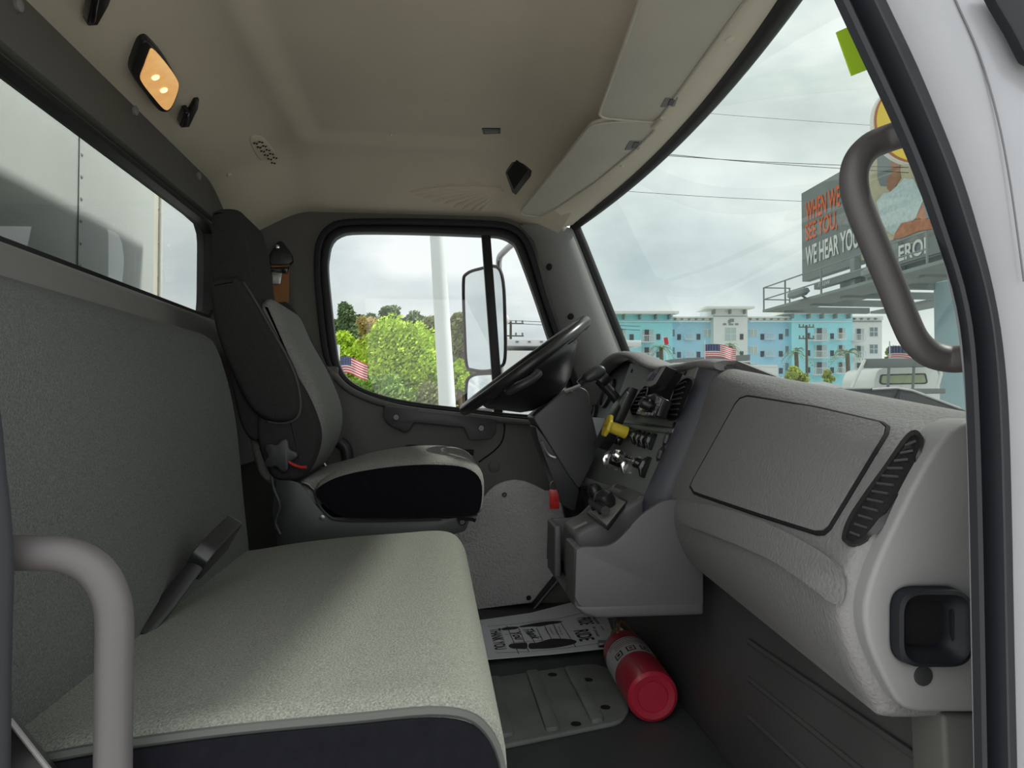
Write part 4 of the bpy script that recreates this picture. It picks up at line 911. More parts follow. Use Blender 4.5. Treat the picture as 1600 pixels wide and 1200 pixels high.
b = MB(); b.prism([top+ax_*.035+s2*.012-s1*.010, top+ax_*.13+s2*.035-s1*.010, top+ax_*.13+s2*.035+s1*.010, top+ax_*.035+s2*.012+s1*.010], s2*.004); b.build('squeeze_lever', 'steel', fe)
b = MB(); b.prism([top+ax_*.035-s2*.005-s1*.010, top+ax_*.12-s2*.02-s1*.010, top+ax_*.12-s2*.02+s1*.010, top+ax_*.035-s2*.005+s1*.010], s2*.004); b.build('carry_lever', 'steel', fe)
c_ = top+ax_*.045+s2*.045+s1*.005
b = MB(); b.tube([c_+(s2*math.cos(q)+ax_*math.sin(q))*.018 for q in [2*math.pi*k/20 for k in range(20)]], .002, 6, closed=True); b.build('pull_ring', 'steel', fe)
b = MB(); b.tube(cat([top-ax_*.06+s2*.055+s1*.02, top-ax_*.02+s2*.055+s1*.01, top+ax_*.03+s2*.06-s1*.01, top+ax_*.05+s2*.03-s1*.04, top+ax_*.02-s2*.01-s1*.07], 5, False), .0035, 6); b.build('tie_strap', 'webbing', fe)
# red key tag by the column
kt = thing('key_tag', 'red plastic key tag hanging from a key near the console', 'key tag', AY(870, 795, 2.10))
b = MB(); b.prism(rnd(py([(858, 765), (873, 765), (874, 795), (859, 796)], 2.10), .003, 3), (0, .004, 0)); b.build('tag', 'red_tag', kt, bevel=.001)
b = MB(); cr_ = AY(866, 759, 2.102); b.tube([cr_+V3(.012*math.cos(q), 0, .014*math.sin(q)) for q in [2*math.pi*k/16 for k in range(16)]], .0015, 6, closed=True); b.build('ring', 'steel', kt)
b = MB(); b.tube([AY(866, 754, 2.10), AY(878, 752, 2.12), AY(886, 748, 2.14)], [.006, .008, .008], 8); b.build('key', 'brass', kt)
# ================================================================== OUTSIDE
GZ = -H
mat('asphalt', (.33,.33,.32), .9, var=.15, vscale=.6)
mat('grass', (.10, .15, .04), .9, var=.3, vscale=1.5)
mat('box_skin', (.62,.66,.64), .4, var=.05, vscale=3, metal=.0)
mat('box_corner_lit', (.80, .77, .66), .45, var=.06, vscale=5)  # cream tone includes the light that the rounded corner catches
mat('rivet_metal', (.55, .57, .55), .4, metal=.3)
mat('teal_stucco', (.42,.86,.97), .9, var=.04); mat('blue_stucco', (.46,.78,.99), .9, var=.04)
mat('white_stucco', (.85,.88,.88), .9, var=.04); mat('cornice_white', (.86,.87,.85), .8); mat('roof_white', (.88,.88,.86), .7)
mat('window_dark', (.07, .08, .10), .2); mat('window_pale', (.50,.62,.62), .15); mat('window_mid', (.20, .28, .32), .15)
mat('rail_white', (.80, .82, .84), .6); mat('bracket_grey', (.30, .33, .33), .8); mat('strip_light', (.85, .95, .95), .5)
mat('board_grey', (.24,.27,.27), .7, var=.05, vscale=.6); mat('board_frame', (.22, .25, .25), .6); mat('steel_paint', (.28,.32,.32), .7, var=.1, vscale=1)
mat('pillar_paint', (.45,.62,.68), .7, var=.06, vscale=.5)
mat('print_orange', (.85, .17, .05), .7); mat('print_white', (.80, .82, .80), .7); mat('print_beige', (.50, .46, .32), .8, var=.2, vscale=1)
mat('print_skin', (.36, .19, .12), .8, var=.15, vscale=3); mat('print_cap', (.20, .24, .24), .8); mat('print_shirt', (.55, .66, .67), .8, var=.14, vscale=6); mat('print_arm', (.52, .23, .14), .8, var=.25, vscale=4)
mat('print_blue', (.10, .30, .45), .8); mat('print_floor', (.25, .27, .27), .8, var=.3, vscale=2)
mat('sign_yellow', (.85, .60, .03), .5); mat('sign_red', (.45, .12, .05), .5); mat('sign_white', (.8, .78, .7), .5)
mat('pole_white', (.80,.84,.84), .5, var=.05, vscale=2); mat('wire', (.03, .03, .035), .7); mat('wood_pole', (.13, .11, .09), .9)
mat('truck_white', (.88,.9,.88), .35, coat=.4); mat('rack_grey', (.20, .22, .22), .6); mat('car_dark', (.02, .026, .032), .45); mat('window_green_reflection', (.42, .48, .28), .3); mat('car_glass', (.03, .04, .045), .08)
mat('lamp_red', (.5, .03, .03), .3); mat('tyre', (.02, .02, .02), .8); mat('tent_white', (.80, .82, .84), .7); mat('canopy_grey', (.22,.24,.24), .8)
mat('flag_red', (.70, .05, .08), .8); mat('flag_white', (.85, .85, .85), .8); mat('flag_blue', (.04, .06, .18), .8)
for nm, c in (('leaf_lime', (.55, .74, .09)), ('leaf_green', (.26, .42, .09)), ('leaf_pine', (.19, .28, .13)), ('leaf_olive', (.32, .36, .15)), ('leaf_rust', (.60,.48,.20)), ('leaf_palm', (.26, .38, .24)), ('leaf_bush', (.50,.58,.15))):
    mat(nm, c, .75, var=.3, vscale=2.2, spec=.2)
mat('bark', (.16, .12, .085), .95, bump=.6, bscale=12, bdist=.03, var=.2)
b = MB(); b.box((0, 60, GZ-.25), (400, 400, .5)); struct(b.build('ground', 'asphalt'), 'grey asphalt lot')
b = MB(); b.box((-12, 75, GZ+.02), (60, 60, .04)); tag(b.build('grass_verge', 'grass'), 'strip of grass under the trees', 'grass', kind='structure')
# ---- cargo box behind the cab
cb = thing('cargo_box', 'white riveted cargo box seen through the rear window', 'cargo box', (-.96, 1.68, -1.3))
XB = -1.05
yf = AX(240, 400, XB).y
arc = [V3(XB-.16*(1-math.cos(q)), yf+.30*math.sin(q), 0) for q in [math.pi/2*k/10 for k in range(1, 11)]]
ft = [V3(XB, .36, 0), V3(XB, 1.2, 0), V3(XB, yf, 0)]
def wallstrip(pts, z0, z1, name, m):
    b = MB(); b.loft([[p+V3(0, 0, z) for p in pts] for z in (z0, z1)], closed=False); return b.build(name, m, cb, sharp=60)
wallstrip(ft, -1.3, 2.3, 'front_skin', 'box_skin'); wallstrip([ft[-1]]+arc+[arc[-1]+V3(-3.5, 0, 0)], -1.3, 2.3, 'corner_post', 'box_corner_lit')
ys1 = AX(123, 300, XB).y
b = MB(); b.box((XB+.001, ys1+.09, .5), (.002, .19, 3.6)); b.build('lap_panel', 'box_skin', cb)
b = MB(); b.box((XB+.0015, ys1-.004, .5), (.002, .0035, 3.6)); b.build('seam', 'seam_dark', cb)
for k in range(-4, 16):
    z = AX(127, 197, XB).z+.0665*k-.35; b = MB(); b.lathe(V3(XB+.001, ys1+.012, z), (1, 0, 0), [(.0065, 0), (.006, .003), (.003, .0045), (0, .005)], 10); b.build('rivet', 'rivet_metal', cb)
for k in range(-3, 9):
    z = AX(258, 333, XB).z+.13*k; p = V3(XB-.003, yf+.05, z); b = MB(); b.lathe(p, (1, .2, 0), [(.006, 0), (.0055, .003), (0, .005)], 8); b.build('rivet', 'rivet_metal', cb)
b = MB(); b.box((XB-.02, yf+.055, .5), (.05, .012, 3.6)); b.build('post_edge', 'rivet_metal', cb)
# ---- hotel
HY = 75.0
hot = thing('apartment_hotel', 'long teal, blue and white hotel with balconies across the street', 'building', AY(1160, 656, HY))
def hy(l, y=HY): return [AY(u, v, y) for u, v in l]
def hbox(u0, v0, u1, v1, m, name, proud=0., deep=6, parent=None, bevel=0):
    b = MB(); b.prism(hy([(u0, v0), (u1, v0), (u1, v1), (u0, v1)], HY-proud), (0, deep, 0)); return b.build(name, m, parent or hot, bevel=bevel)
GV = 656
for u0, u1, vt, m, pr_ in ((925, 952, 498, 'white_stucco', 0), (951, 1051, 489, 'teal_stucco', .8), (1051, 1115, 497, 'blue_stucco', 0), (1115, 1168, 482, 'white_stucco', 1.0), (1168, 1238, 498, 'blue_stucco', 0), (1237, 1332, 489, 'teal_stucco', .8), (1332, 1378, 498, 'white_stucco', .2)):
    hbox(u0, vt, u1, GV, m, 'wall', pr_, 4)
for u0, u1, v0, v1, pr_ in ((944, 1061, 486, 490, 2.0), (1104, 1179, 478.5, 482, 2.2), (1228, 1342, 485, 489, 2.0)):
    rf_ = hbox(u0, v0, u1, v1, 'roof_white', 'roof_slab', pr_, 3.2)
for u0, u1, vt in ((920, 952, 494), (1050, 1116, 494.5), (1168, 1238, 494.5), (1331, 1380, 494)):
    hbox(u0, vt, u1, vt+2, 'roof_white', 'parapet_cap', .9, 3); hbox(u0, vt+2, u1, vt+6, 'cornice_white', 'parapet', .45, 3)
    for k in range(int((u1-u0)/11)): hbox(u0+5+11*k, vt+3, u0+7+11*k, vt+5, 'bracket_grey', 'bracket', .8, .5)
for us, v0 in (((953, 976, 1001, 1026, 1047), 490), ((1117, 1142, 1165), 482), ((1240, 1266, 1287, 1308, 1329), 489)):
    for u in us: hbox(u-1, v0, u+1, v0+8, 'bracket_grey', 'bracket', 1.5, .8)
for u0, u1 in ((955, 1110), (1172, 1331)): hbox(u0, 501.6, u1, 502.8, 'strip_light', 'light_strip', 1.0, .1)
hbox(1115, 493.5, 1168, 494.5, 'bracket_grey', 'band', 1.05, .1); hbox(1332, 502, 1378, 503, 'bracket_grey', 'band', .3, .1)
for u0, u1, v0, v1 in ((1140, 1147, 498, 503), (1138, 1142, 500, 505), (1130, 1135, 505, 508), (1139, 1146, 505.5, 508), (1149, 1154, 505, 508)): hbox(u0, v0, u1, v1, 'bracket_grey', 'wall_emblem', 1.06, .1)
def win(u0, v0, u1, v1, m, pr_=.0, fr=True):
    if fr:
        w = hbox(u0-.8, v0-.8, u1+.8, v1+.8, 'cornice_white', 'window', pr_+.08, .2); hbox(u0, v0, u1, v1, m, 'pane', pr_+.12, .1, w)
        if u1-u0 > 9: hbox((u0+u1)/2-.4, v0, (u0+u1)/2+.4, v1, 'cornice_white', 'mullion', pr_+.16, .1, w)
        if v1-v0 > 12: hbox(u0, (v0+v1)/2-.4, u1, (v0+v1)/2+.4, 'cornice_white', 'mullion', pr_+.16, .1, w)
    else: hbox(u0, v0, u1, v1, m, 'window', pr_+.05, .2)
def balc(u0, v0, u1, v1, pr_):
    h_ = v1-v0; w_ = hbox(u0+2, v0, u1-3, v1-1, 'window_pale', 'balcony_door', pr_+.05, .2)
    hbox(u0+(u1-u0)*.25, v0, u0+(u1-u0)*.55, v1-2, 'window_dark', 'door_leaf', pr_+.1, .1, w_)
    bl_ = hbox(u0, v1-1.4, u1, v1, 'rail_white', 'balcony', pr_+1.3, 1.4)
    hbox(u0, v0+h_*.42, u1, v0+h_*.42+1, 'rail_white', 'top_rail', pr_+1.3, .1, bl_)
    k = int((u1-u0)/2.4)
    for i in range(k+1): hbox(u0+(u1-u0-.5)*i/k, v0+h_*.42, u0+(u1-u0-.5)*i/k+.55, v1-1, 'rail_white', 'baluster', pr_+1.3, .06, bl_)
A = lambda x, y: (920+x/6.667, 470+y/6.667); Bc = lambda x, y: (1140+x/6.154, 470+y/6.154)
def W(fn, x0, y0, x1, y1, m, pr_, fr=True):
    (u0, v0), (u1, v1) = fn(x0, y0), fn(x1, y1); win(u0, v0, u1, v1, m, pr_, fr)
def BL(fn, x0, y0, x1, y1, pr_):
    (u0, v0), (u1, v1) = fn(x0, y0), fn(x1, y1); balc(u0, v0, u1, v1, pr_)
for dy in (0, 185, 370):
    BL(A, 285, 290+dy, 405, 415+dy, .8); W(A, 425, 348+dy, 468, 410+dy, 'window_dark', .8, False); BL(A, 545, 300+dy, 695, 432+dy, .8); W(A, 705, 345+dy, 745, 405+dy, 'window_dark', .8, False)
    W(A, 922, 348+dy, 960, 408+dy, 'window_dark', 0, False); BL(A, 1000, 290+dy, 1105, 405+dy, -.8); W(A, 1125, 345+dy, 1163, 405+dy, 'window_dark', 0, False); W(A, 1200, 300+dy, 1275, 370+dy, 'window_pale', 0)
    W(A, 870, 300+dy, 895, 370+dy, 'window_mid', 0, False)
    W(A, 1425, 280+dy, 1535, 412+dy, 'window_pale', 1.0); W(Bc, 100, 318+dy*.9, 133, 372+dy*.9, 'window_dark', 1.0, False)
for dy in (0, 165, 328):
    W(Bc, 193, 275+dy, 267, 342+dy, 'window_pale', 0); W(Bc, 298, 318+dy, 333, 374+dy, 'window_dark', 0, False); BL(Bc, 345, 268+dy, 442, 372+dy, -.8); W(Bc, 475, 318+dy, 512, 372+dy, 'window_dark', 0, False)
    W(Bc, 537, 270+dy, 577, 342+dy, 'window_mid', 0); W(Bc, 597, 268+dy, 615, 338+dy, 'window_mid', 0, False)
    W(Bc, 748, 310+dy, 775, 364+dy, 'window_dark', .8, False); BL(Bc, 805, 262+dy, 955, 386+dy, .8); W(Bc, 970, 312+dy, 1004, 366+dy, 'window_dark', .8, False); BL(Bc, 1028, 262+dy, 1130, 374+dy, .8)
    BL(Bc, 1200, 268+dy, 1312, 388+dy, .2); W(Bc, 1352, 256+dy, 1424, 340+dy, 'window_mid', .2)
hbox(1171, 570, 1215, 573, 'cornice_white', 'porch_band', 1.6, 3); hbox(1171, 573, 1216, GV, 'white_stucco', 'porch', 1.5, 3)
bn = thing('red_banner', 'small red banner in front of the teal hotel wing', 'banner', AY(1041, 541, HY-3))
b = MB(); b.prism(hy([(1036.5, 528), (1043, 527), (1045, 537), (1041, 540), (1038, 536)], HY-3), (0, .1, 0)); b.build('cloth', 'flag_red', bn)
b = MB(); b.tube(hy([(1035, 524), (1042, 560), (1046, 590), (1050, 660)], HY-3), .05, 6); b.build('staff', 'rail_white', bn)
# ---- billboard
XP = 18.3
bbz0, bbz1 = AX(1254, 440, XP).z, AX(1253, 302, XP).z; yb1 = AX(1253, 380, XP).y; yb0 = 17.0
bb = thing('billboard', 'large billboard on a steel catwalk reading when we see you', 'billboard', (20.4, 27, GZ))
b = MB(); b.box((XP+.2, (yb0+yb1)/2, (bbz0+bbz1)/2), (.4, yb1-yb0, bbz1-bbz0)); b.build('board', 'board_grey', bb)
XQ = XP-.02
def bpoly(l, m, name, off=0., sm_=False):
    q = [AX(u, v, XQ-off) for u, v in l]; q = cat(q, 3) if sm_ else q
    b = MB(); b.prism(q, (.015, 0, 0)); return b.build(name, m, bb, smooth=False)
C3 = lambda l: [(1240+x/5.714, 180+y/5.714) for x, y in l]
bz_t, bz_b = bbz1-.05, bbz0+.05
yA = AX(1345, 300, XQ).y
b = MB(); b.box((XQ, (yA+yb0)/2, (bz_t+bz_b)/2), (.015, yA-yb0, bz_t-bz_b)); b.build('poster_photo', 'print_beige', bb)
bpoly(C3([(400, 900), (520, 850), (600, 1000), (420, 980)]), 'print_floor', 'poster_shade')
bpoly(C3([(745, 365), (865, 345), (870, 525), (835, 560), (832, 635), (775, 632), (748, 560)]), 'print_cap', 'poster_figure', .02)
bpoly(C3([(865, 400), (935, 390), (950, 430), (945, 500), (958, 560), (925, 605), (905, 655), (862, 685), (832, 655), (835, 560), (868, 520)]), 'print_skin', 'poster_figure', .03)
bpoly(C3([(740, 770), (800, 700), (858, 688), (930, 625), (990, 562), (1070, 570), (1130, 700), (1155, 760), (1085, 925), (1030, 965), (900, 1075), (830, 1030), (770, 900)]), 'print_shirt', 'poster_figure', .04)
bpoly(C3([(890, 1110), (905, 1050), (960, 965), (1080, 935), (1260, 915), (1275, 1010), (1110, 1035), (970, 1095)]), 'print_arm', 'poster_figure', .05)
bpoly(C3([(1085, 925), (1150, 790), (1180, 850), (1190, 925)]), 'print_arm', 'poster_figure', .055); bpoly(C3([(1155, 760), (1200, 840), (1260, 915), (1190, 925)]), 'print_blue', 'poster_figure', .05)
bpoly(C3([(850, 1120), (1290, 1010), (1300, 1060), (880, 1175)]), 'print_floor', 'poster_shade', .03)
def btext(s, m, a, c, t, bold=.02):
    o = AX(*a, XQ-.03); e_ = AX(*c, XQ-.03); z1_ = AX(*t, XQ-.03).z
    text(s, m, bb, o, V3(0, -1, 0), V3(0, 0, 1), o.y-e_.y, z1_-o.z, bold=bold)
btext('WHEN WE', 'print_orange', (1258.5, 347.5), (1312.5, 323), (1258.5, 317)); btext('SEE YOU,', 'print_orange', (1258.5, 381), (1308, 366), (1258.5, 351)); btext('WE HEAR YOU.', 'print_white', (1259, 416), (1345, 387), (1259, 386))
# strip, girder, catwalks, pillar
zs0, zs1 = AX(1274, 452, 17.9).z, AX(1274, 443, 17.9).z
b = MB(); b.box((18.05, (AX(1272, 450, 17.9).y+18)/2, (zs0+zs1)/2), (.3, AX(1272, 450, 17.9).y-18, zs1-zs0)); b.build('number_strip', 'board_frame', bb)
o = AX(1278, 450.5, 17.88); text('7233W', 'print_white', bb, V3(17.88, o.y, zs0+.05), V3(0, -1, 0), V3(0, 0, 1), o.y-AX(1297, 446, 17.88).y, (zs1-zs0)*.75, bold=.02)
o = AX(1402, 410, 17.88); zt_ = AX(1402, 398, 17.88).z
b = MB(); b.prism([V3(17.95, AX(1362, 430, 17.9).y, AX(1402, 412, 17.9).z-.12), V3(17.95, 18, AX(1402, 412, 17.9).z-.12), V3(17.95, 18, zt_+.5), V3(17.95, AX(1362, 430, 17.9).y, zt_+.2)], (.1, 0, 0)); b.build('name_strip', 'board_frame', bb)
text('EROI', 'print_white', bb, V3(17.88, AX(1404, 408, 17.88).y, AX(1404, 409, 17.88).z), V3(0, -1, 0), V3(0, 0, 1), AX(1404, 408, 17.88).y-AX(1447, 396, 17.88).y, .62, bold=.02)
tip = AX(1193, 488, 16.6); zc0 = tip.z
b = MB(); b.box((17.4, (tip.y+18)/2, zc0+.06), (1.7, tip.y-18, .12)); b.build('catwalk_deck', 'steel_paint', bb)
b = MB(); b.box((18.9, (tip.y-4+18)/2, zc0+.5), (1.0, tip.y-4-18, .8)); b.build('girder', 'steel_paint', bb)
for k in range(7):
    y_ = 19.5+2.6*k; b = MB(); b.box((19.6, y_, zc0+.05), (4.4, .28, .28)); b.build('outrigger', 'steel_paint', bb)
b = MB(); b.box((23.2, (tip.y+18)/2, zc0+.06), (1.7, tip.y-18, .12)); b.build('catwalk_deck', 'steel_paint', bb)
for k in range(5):
    y_ = tip.y-.1-(0, .35, 2.9, 6.4, 9.5)[k]*1.0
for (x_, y_) in ((16.62, tip.y), (18.0, tip.y), (16.62, tip.y-2.3), (16.62, tip.y-5.6), (16.62, tip.y-9), (16.62, tip.y-12.5)):
    b = MB(); b.box((x_, y_, zc0+.65), (.06, .06, 1.25)); b.build('rail_post', 'steel_paint', bb)
for z_ in (.65, 1.25):
    b = MB(); b.box((16.62, (tip.y+tip.y-12.5)/2, zc0+z_), (.05, 12.5, .05)); b.build('guard_rail', 'steel_paint', bb)
    b = MB(); b.box((17.3, tip.y, zc0+z_), (1.4, .05, .05)); b.build('guard_rail', 'steel_paint', bb)
for y_ in (tip.y-4.2, tip.y-10):
    c = V3(16.3, y_, zc0+.35); b = MB(); b.tube([V3(16.7, y_, zc0+.1), c], .05, 6); fl = b.build('floodlight', 'steel_paint', bb); b = MB(); b.lathe(c, (-.3, 0, 1), [(.3, -.18), (.5, -.05), (.45, .12), (.2, .2), (0, .2)], 12); b.build('floodlight_head', 'steel_paint', fl)
for k in range(5):
    y_ = tip.y-5.6-3.0*k; b = MB(); b.box((18.2, y_, zc0+.9), (.3, .35, 1.7)); b.build('board_leg', 'steel_paint', bb)
b = MB(); b.lathe((20.35, 27, GZ), (0, 0, 1), [(.68, 0), (.68, 6.6), (.5, 6.7)], 28); b.build('pillar', 'pillar_paint', bb)
b = MB(); b.box((23.9, (yb0+yb1)/2, (bbz0+bbz1)/2), (.4, yb1-yb0, bbz1-bbz0)); b.build('rear_board', 'board_frame', bb)
# ---- round yellow sign on a pole
ys_ = 16.0; cs = AY(1424, 193, ys_); sg = thing('round_sign', 'round yellow roadside sign with a red rim behind the pillar', 'sign', (cs.x, ys_, GZ))
rr = (AY(1424, 193, ys_)-AY(1363, 193, ys_)).length
for r_, y_, m, nm in ((rr, 0, 'sign_white', 'rim'), (rr*.965, -.03, 'sign_red', 'ring'), (rr*.93, -.06, 'sign_yellow', 'face')):
    b = MB(); b.lathe(cs+V3(0, y_, 0), (0, -1, 0), [(r_, -.1), (r_, .02), (0, .02)], 48); b.build(nm, m, sg)
b = MB(); b.tube([V3(cs.x+2.3, ys_+.15, GZ), V3(cs.x+2.3, ys_+.15, cs.z), V3(cs.x, ys_+.15, cs.z)], .09, 12); b.build('pole', 'steel_paint', sg)
# ---- power lines
for i, (a, c, y_, lb) in enumerate((((820, 150), (1440, 201), 30, 'topmost thin power line crossing the sky above the billboard'), ((900, 232), (1420, 262), 26, 'upper power line of the close pair crossing behind the windscreen'), ((900, 226), (1420, 270), 26.4, 'lower power line of the close pair crossing behind the windscreen'), ((860, 290), (1330, 318), 40, 'lowest power line running behind the billboard'))):
    p, q = AY(*a, y_), AY(*c, y_); m_ = (p+q)/2; b = MB(); b.tube(cat([p, m_-V3(0, 0, .1), q], 8, False), .013 if i else .008, 5); tag(b.build('power_line', 'wire'), lb, 'wire', 'power lines')
# ---- flatbed pickup, dark van, tent, canopy
tk = thing('flatbed_truck', 'white flatbed truck with a headache rack seen from behind', 'truck', AY(1418, 650, 19))
TY = 19.0
def ty(l, y=TY): return [AY(u, v, y) for u, v in l]
b = MB(); b.prism(rnd(ty([(1366, 640), (1366, 592), (1372, 577), (1384, 573.5), (1452, 573.5), (1464, 577), (1469, 592), (1469, 640)]), .1, 3), (0, 1.6, 0)); b.build('cab', 'truck_white', tk, bevel=.05, seg=3)
b = MB(); b.prism(rnd(ty([(1374, 598), (1376, 585), (1447, 583), (1450, 598), (1446, 600), (1378, 601)], TY-.02), .06, 3), (0, .05, 0)); rw = b.build('rear_window', 'car_glass', tk)
b = MB(); b.prism(rnd(ty([(1377, 597), (1379, 587), (1444, 585.5), (1447, 597), (1443, 598), (1380, 599)], TY-.04), .05, 3), (0, .03, 0)); b.build('pane', 'window_green_reflection', rw)  # greenish reflection put into the pane's colour
b = MB(); b.prism(ty([(1353, 560.5), (1470, 559), (1472, 573), (1356, 575)], TY-.5), (0, .2, 0)); b.build('rack_board', 'rack_grey', tk, bevel=.02)
b = MB(); b.tube(ty([(1351, 562), (1340, 585), (1330, 608)], TY-.5), .045, 8); b.build('rack_brace', 'truck_white', tk)
b = MB(); b.tube(ty([(1472, 562), (1470, 585), (1464, 608)], TY-.5), .045, 8); b.build('rack_brace', 'truck_white', tk)
for u in (1389, 1428):
    b = MB(); b.tube(ty([(u, 574), (u-2, 612)], TY-.5), .035, 6); b.build('rack_post', 'rack_grey', tk)
b = MB(); b.prism(ty([(1330, 607), (1478, 607), (1478, 615), (1330, 615)], TY-2.5), (0, 2.3, 0)); b.build('flatbed', 'rack_grey', tk, bevel=.02)
for u in (1352, 1458):
    b = MB(); c = AY(u, 640, TY-1.2); b.lathe(V3(c.x-.1, c.y, GZ+.42), (1, 0, 0), [(.2, 0), (.42, .02), (.42, .22), (.2, .24)], 18); b.build('wheel', 'tyre', tk)
vn = thing('dark_van', 'dark van with a sloping windscreen in front of the white flatbed', 'van', (AY(1400, 620, 11).x, 11, GZ))
VY = 11.0; s0 = AY(1275, 608, VY)
vb = rnd([V3(p.x, VY, p.z) for p in ty([(1262, 612), (1275, 607), (1400, 605), (1432, 609), (1470, 624), (1508, 640), (1555, 650), (1565, 690), (1560, 770), (1262, 770)], VY)], .12, 4)
b = MB(); b.prism(vb, (0, 1.9, 0)); b.build('body', 'car_dark', vn, bevel=.10, seg=4)
b = MB(); b.prism(rnd(ty([(1405, 614), (1434, 616), (1466, 629), (1495, 641), (1405, 641)], VY-.01), .05, 3), (0, .03, 0)); b.build('side_window', 'car_glass', vn)
b = MB(); b.prism(rnd(ty([(1300, 615), (1395, 613), (1395, 641), (1300, 641)], VY-.01), .05, 3), (0, .03, 0)); b.build('side_window', 'car_glass', vn)
b = MB(); b.tube(ty([(1362, 608), (1400, 606), (1425, 610), (1460, 623), (1500, 638)], VY-.02), .02, 6); b.build('roof_edge', 'steel', vn)
for x_ in (s0.x+.45, s0.x+2.5):
    b = MB(); b.lathe(V3(x_, VY-.02, GZ+.36), (0, 1, 0), [(.18, 0), (.36, .02), (.36, .22), (.2, .24)], 20); b.build('wheel', 'tyre', vn)
tn = thing('tent', 'small white peaked tent roof behind the dashboard edge', 'tent', (AY(1297, 600, 28).x, 29, GZ))
b = MB(); q = ty([(1262, 606), (1332, 606), (1312, 595), (1276, 597)], 28); b.add([q[0], q[1], q[2]+V3(0, 1.2, 0), q[3]+V3(0, 1.2, 0), q[0]+V3(0, 2.4, 0), q[1]+V3(0, 2.4, 0)], [(0, 1, 2, 3), (4, 3, 2, 5), (0, 3, 4), (1, 5, 2)]); b.build('roof', 'tent_white', tn, smooth=False)
for p in (q[0], q[1], q[0]+V3(0, 2.4, 0), q[1]+V3(0, 2.4, 0)):
    b = MB(); b.tube([V3(p.x, p.y, GZ), p], .03, 6); b.build('leg', 'rail_white', tn)
cn = thing('canopy', 'flat dark grey canopy roof in front of the hotel', 'canopy', (AY(1120, 570, 45).x, 47, GZ))
b = MB(); b.prism(ty([(1052, 561), (1172, 554), (1172, 563), (1052, 567)], 45), (0, 4, 0)); b.build('roof', 'canopy_grey', cn)
b = MB(); b.prism(ty([(1052, 567), (1172, 563.5), (1172, 566), (1052, 569)], 44.95), (0, 4, 0)); b.build('band', 'rail_white', cn)
b = MB(); b.prism(ty([(1052, 569), (1172, 566), (1172, 576), (1052, 578)], 45), (0, 4, 0)); b.build('fascia', 'canopy_grey', cn)
for k in range(14):
    u = 1104+2.1*k; b = MB(); b.prism(ty([(u, 556.8), (u+1, 556.8), (u+1, 563), (u, 563)], 44.9), (0, .1, 0)); b.build('fin', 'steel_paint', cn)
for u in (1056, 1168):
    p = AY(u, 575, 46); b = MB(); b.tube([V3(p.x, p.y, GZ), p], .12, 8); b.build('post', 'canopy_grey', cn)
# ---- flags
def flag(u0, v0, u1, v1, y, droop, label, flip=False):
    p0 = AY(u0, v0, y); w = (AY(u1, v0, y)-p0).length; h = p0.z-AY(u0, v1, y).z
    o = thing('flag', label, 'flag', (p0.x, y, GZ), 'american flags')
    b = MB(); b.tube([V3(p0.x-.03, y, GZ), V3(p0.x-.03, y, p0.z+.25)], .03, 8); b.build('pole', 'rail_white', o)
    nx_ = 24
    def pt(i, j): s = i/nx_; return V3(p0.x+w*s, y+.12*w*math.sin(7*s+1.2), p0.z-h*j/13-droop*h*s*s+.05*h*math.sin(6*s))
    for nm, m, test in (('red_stripe', 'flag_red', lambda i, j: j % 2 == 0 and not (i < 10 and j < 7)), ('white_stripe', 'flag_white', lambda i, j: j % 2 == 1 and not (i < 10 and j < 7)), ('canton', 'flag_blue', lambda i, j: i < 10 and j < 7)):
        b = MB()
        for j in range(13):
            for i in range(nx_):
                if test(i, j): b.add([pt(i, j), pt(i+1, j), pt(i+1, j+1), pt(i, j+1)], [(0, 1, 2, 3)])
        part_ = b.build(nm, m, o, sharp=80)
        if nm == 'canton':
            b = MB(); r_ = h*.018
            for jj in range(5):
                for ii in range(6):
                    c = pt(.9+1.6*ii+(.0), .8+1.3*jj)+V3(0, -.02, 0)
                    b.add([c+V3(r_*(1 if k % 2 == 0 else .45)*math.sin(math.pi*k/5), 0, r_*(1 if k % 2 == 0 else .45)*math.cos(math.pi*k/5))*1.6 for k in range(10)], [tuple(range(10))])
            s_ = b.build('stars', 'flag_white', part_, smooth=False); s_['kind'] = 'stuff'
    return o
flag(1102, 538, 1152, 558, 42, .25, 'american flag flying in front of the white hotel tower')
flag(1391, 541, 1440, 562, 34, .25, 'american flag half hidden behind the grab handle')
flag(531, 557, 574, 583, 16, .45, 'american flag seen at the corner of the driver window')
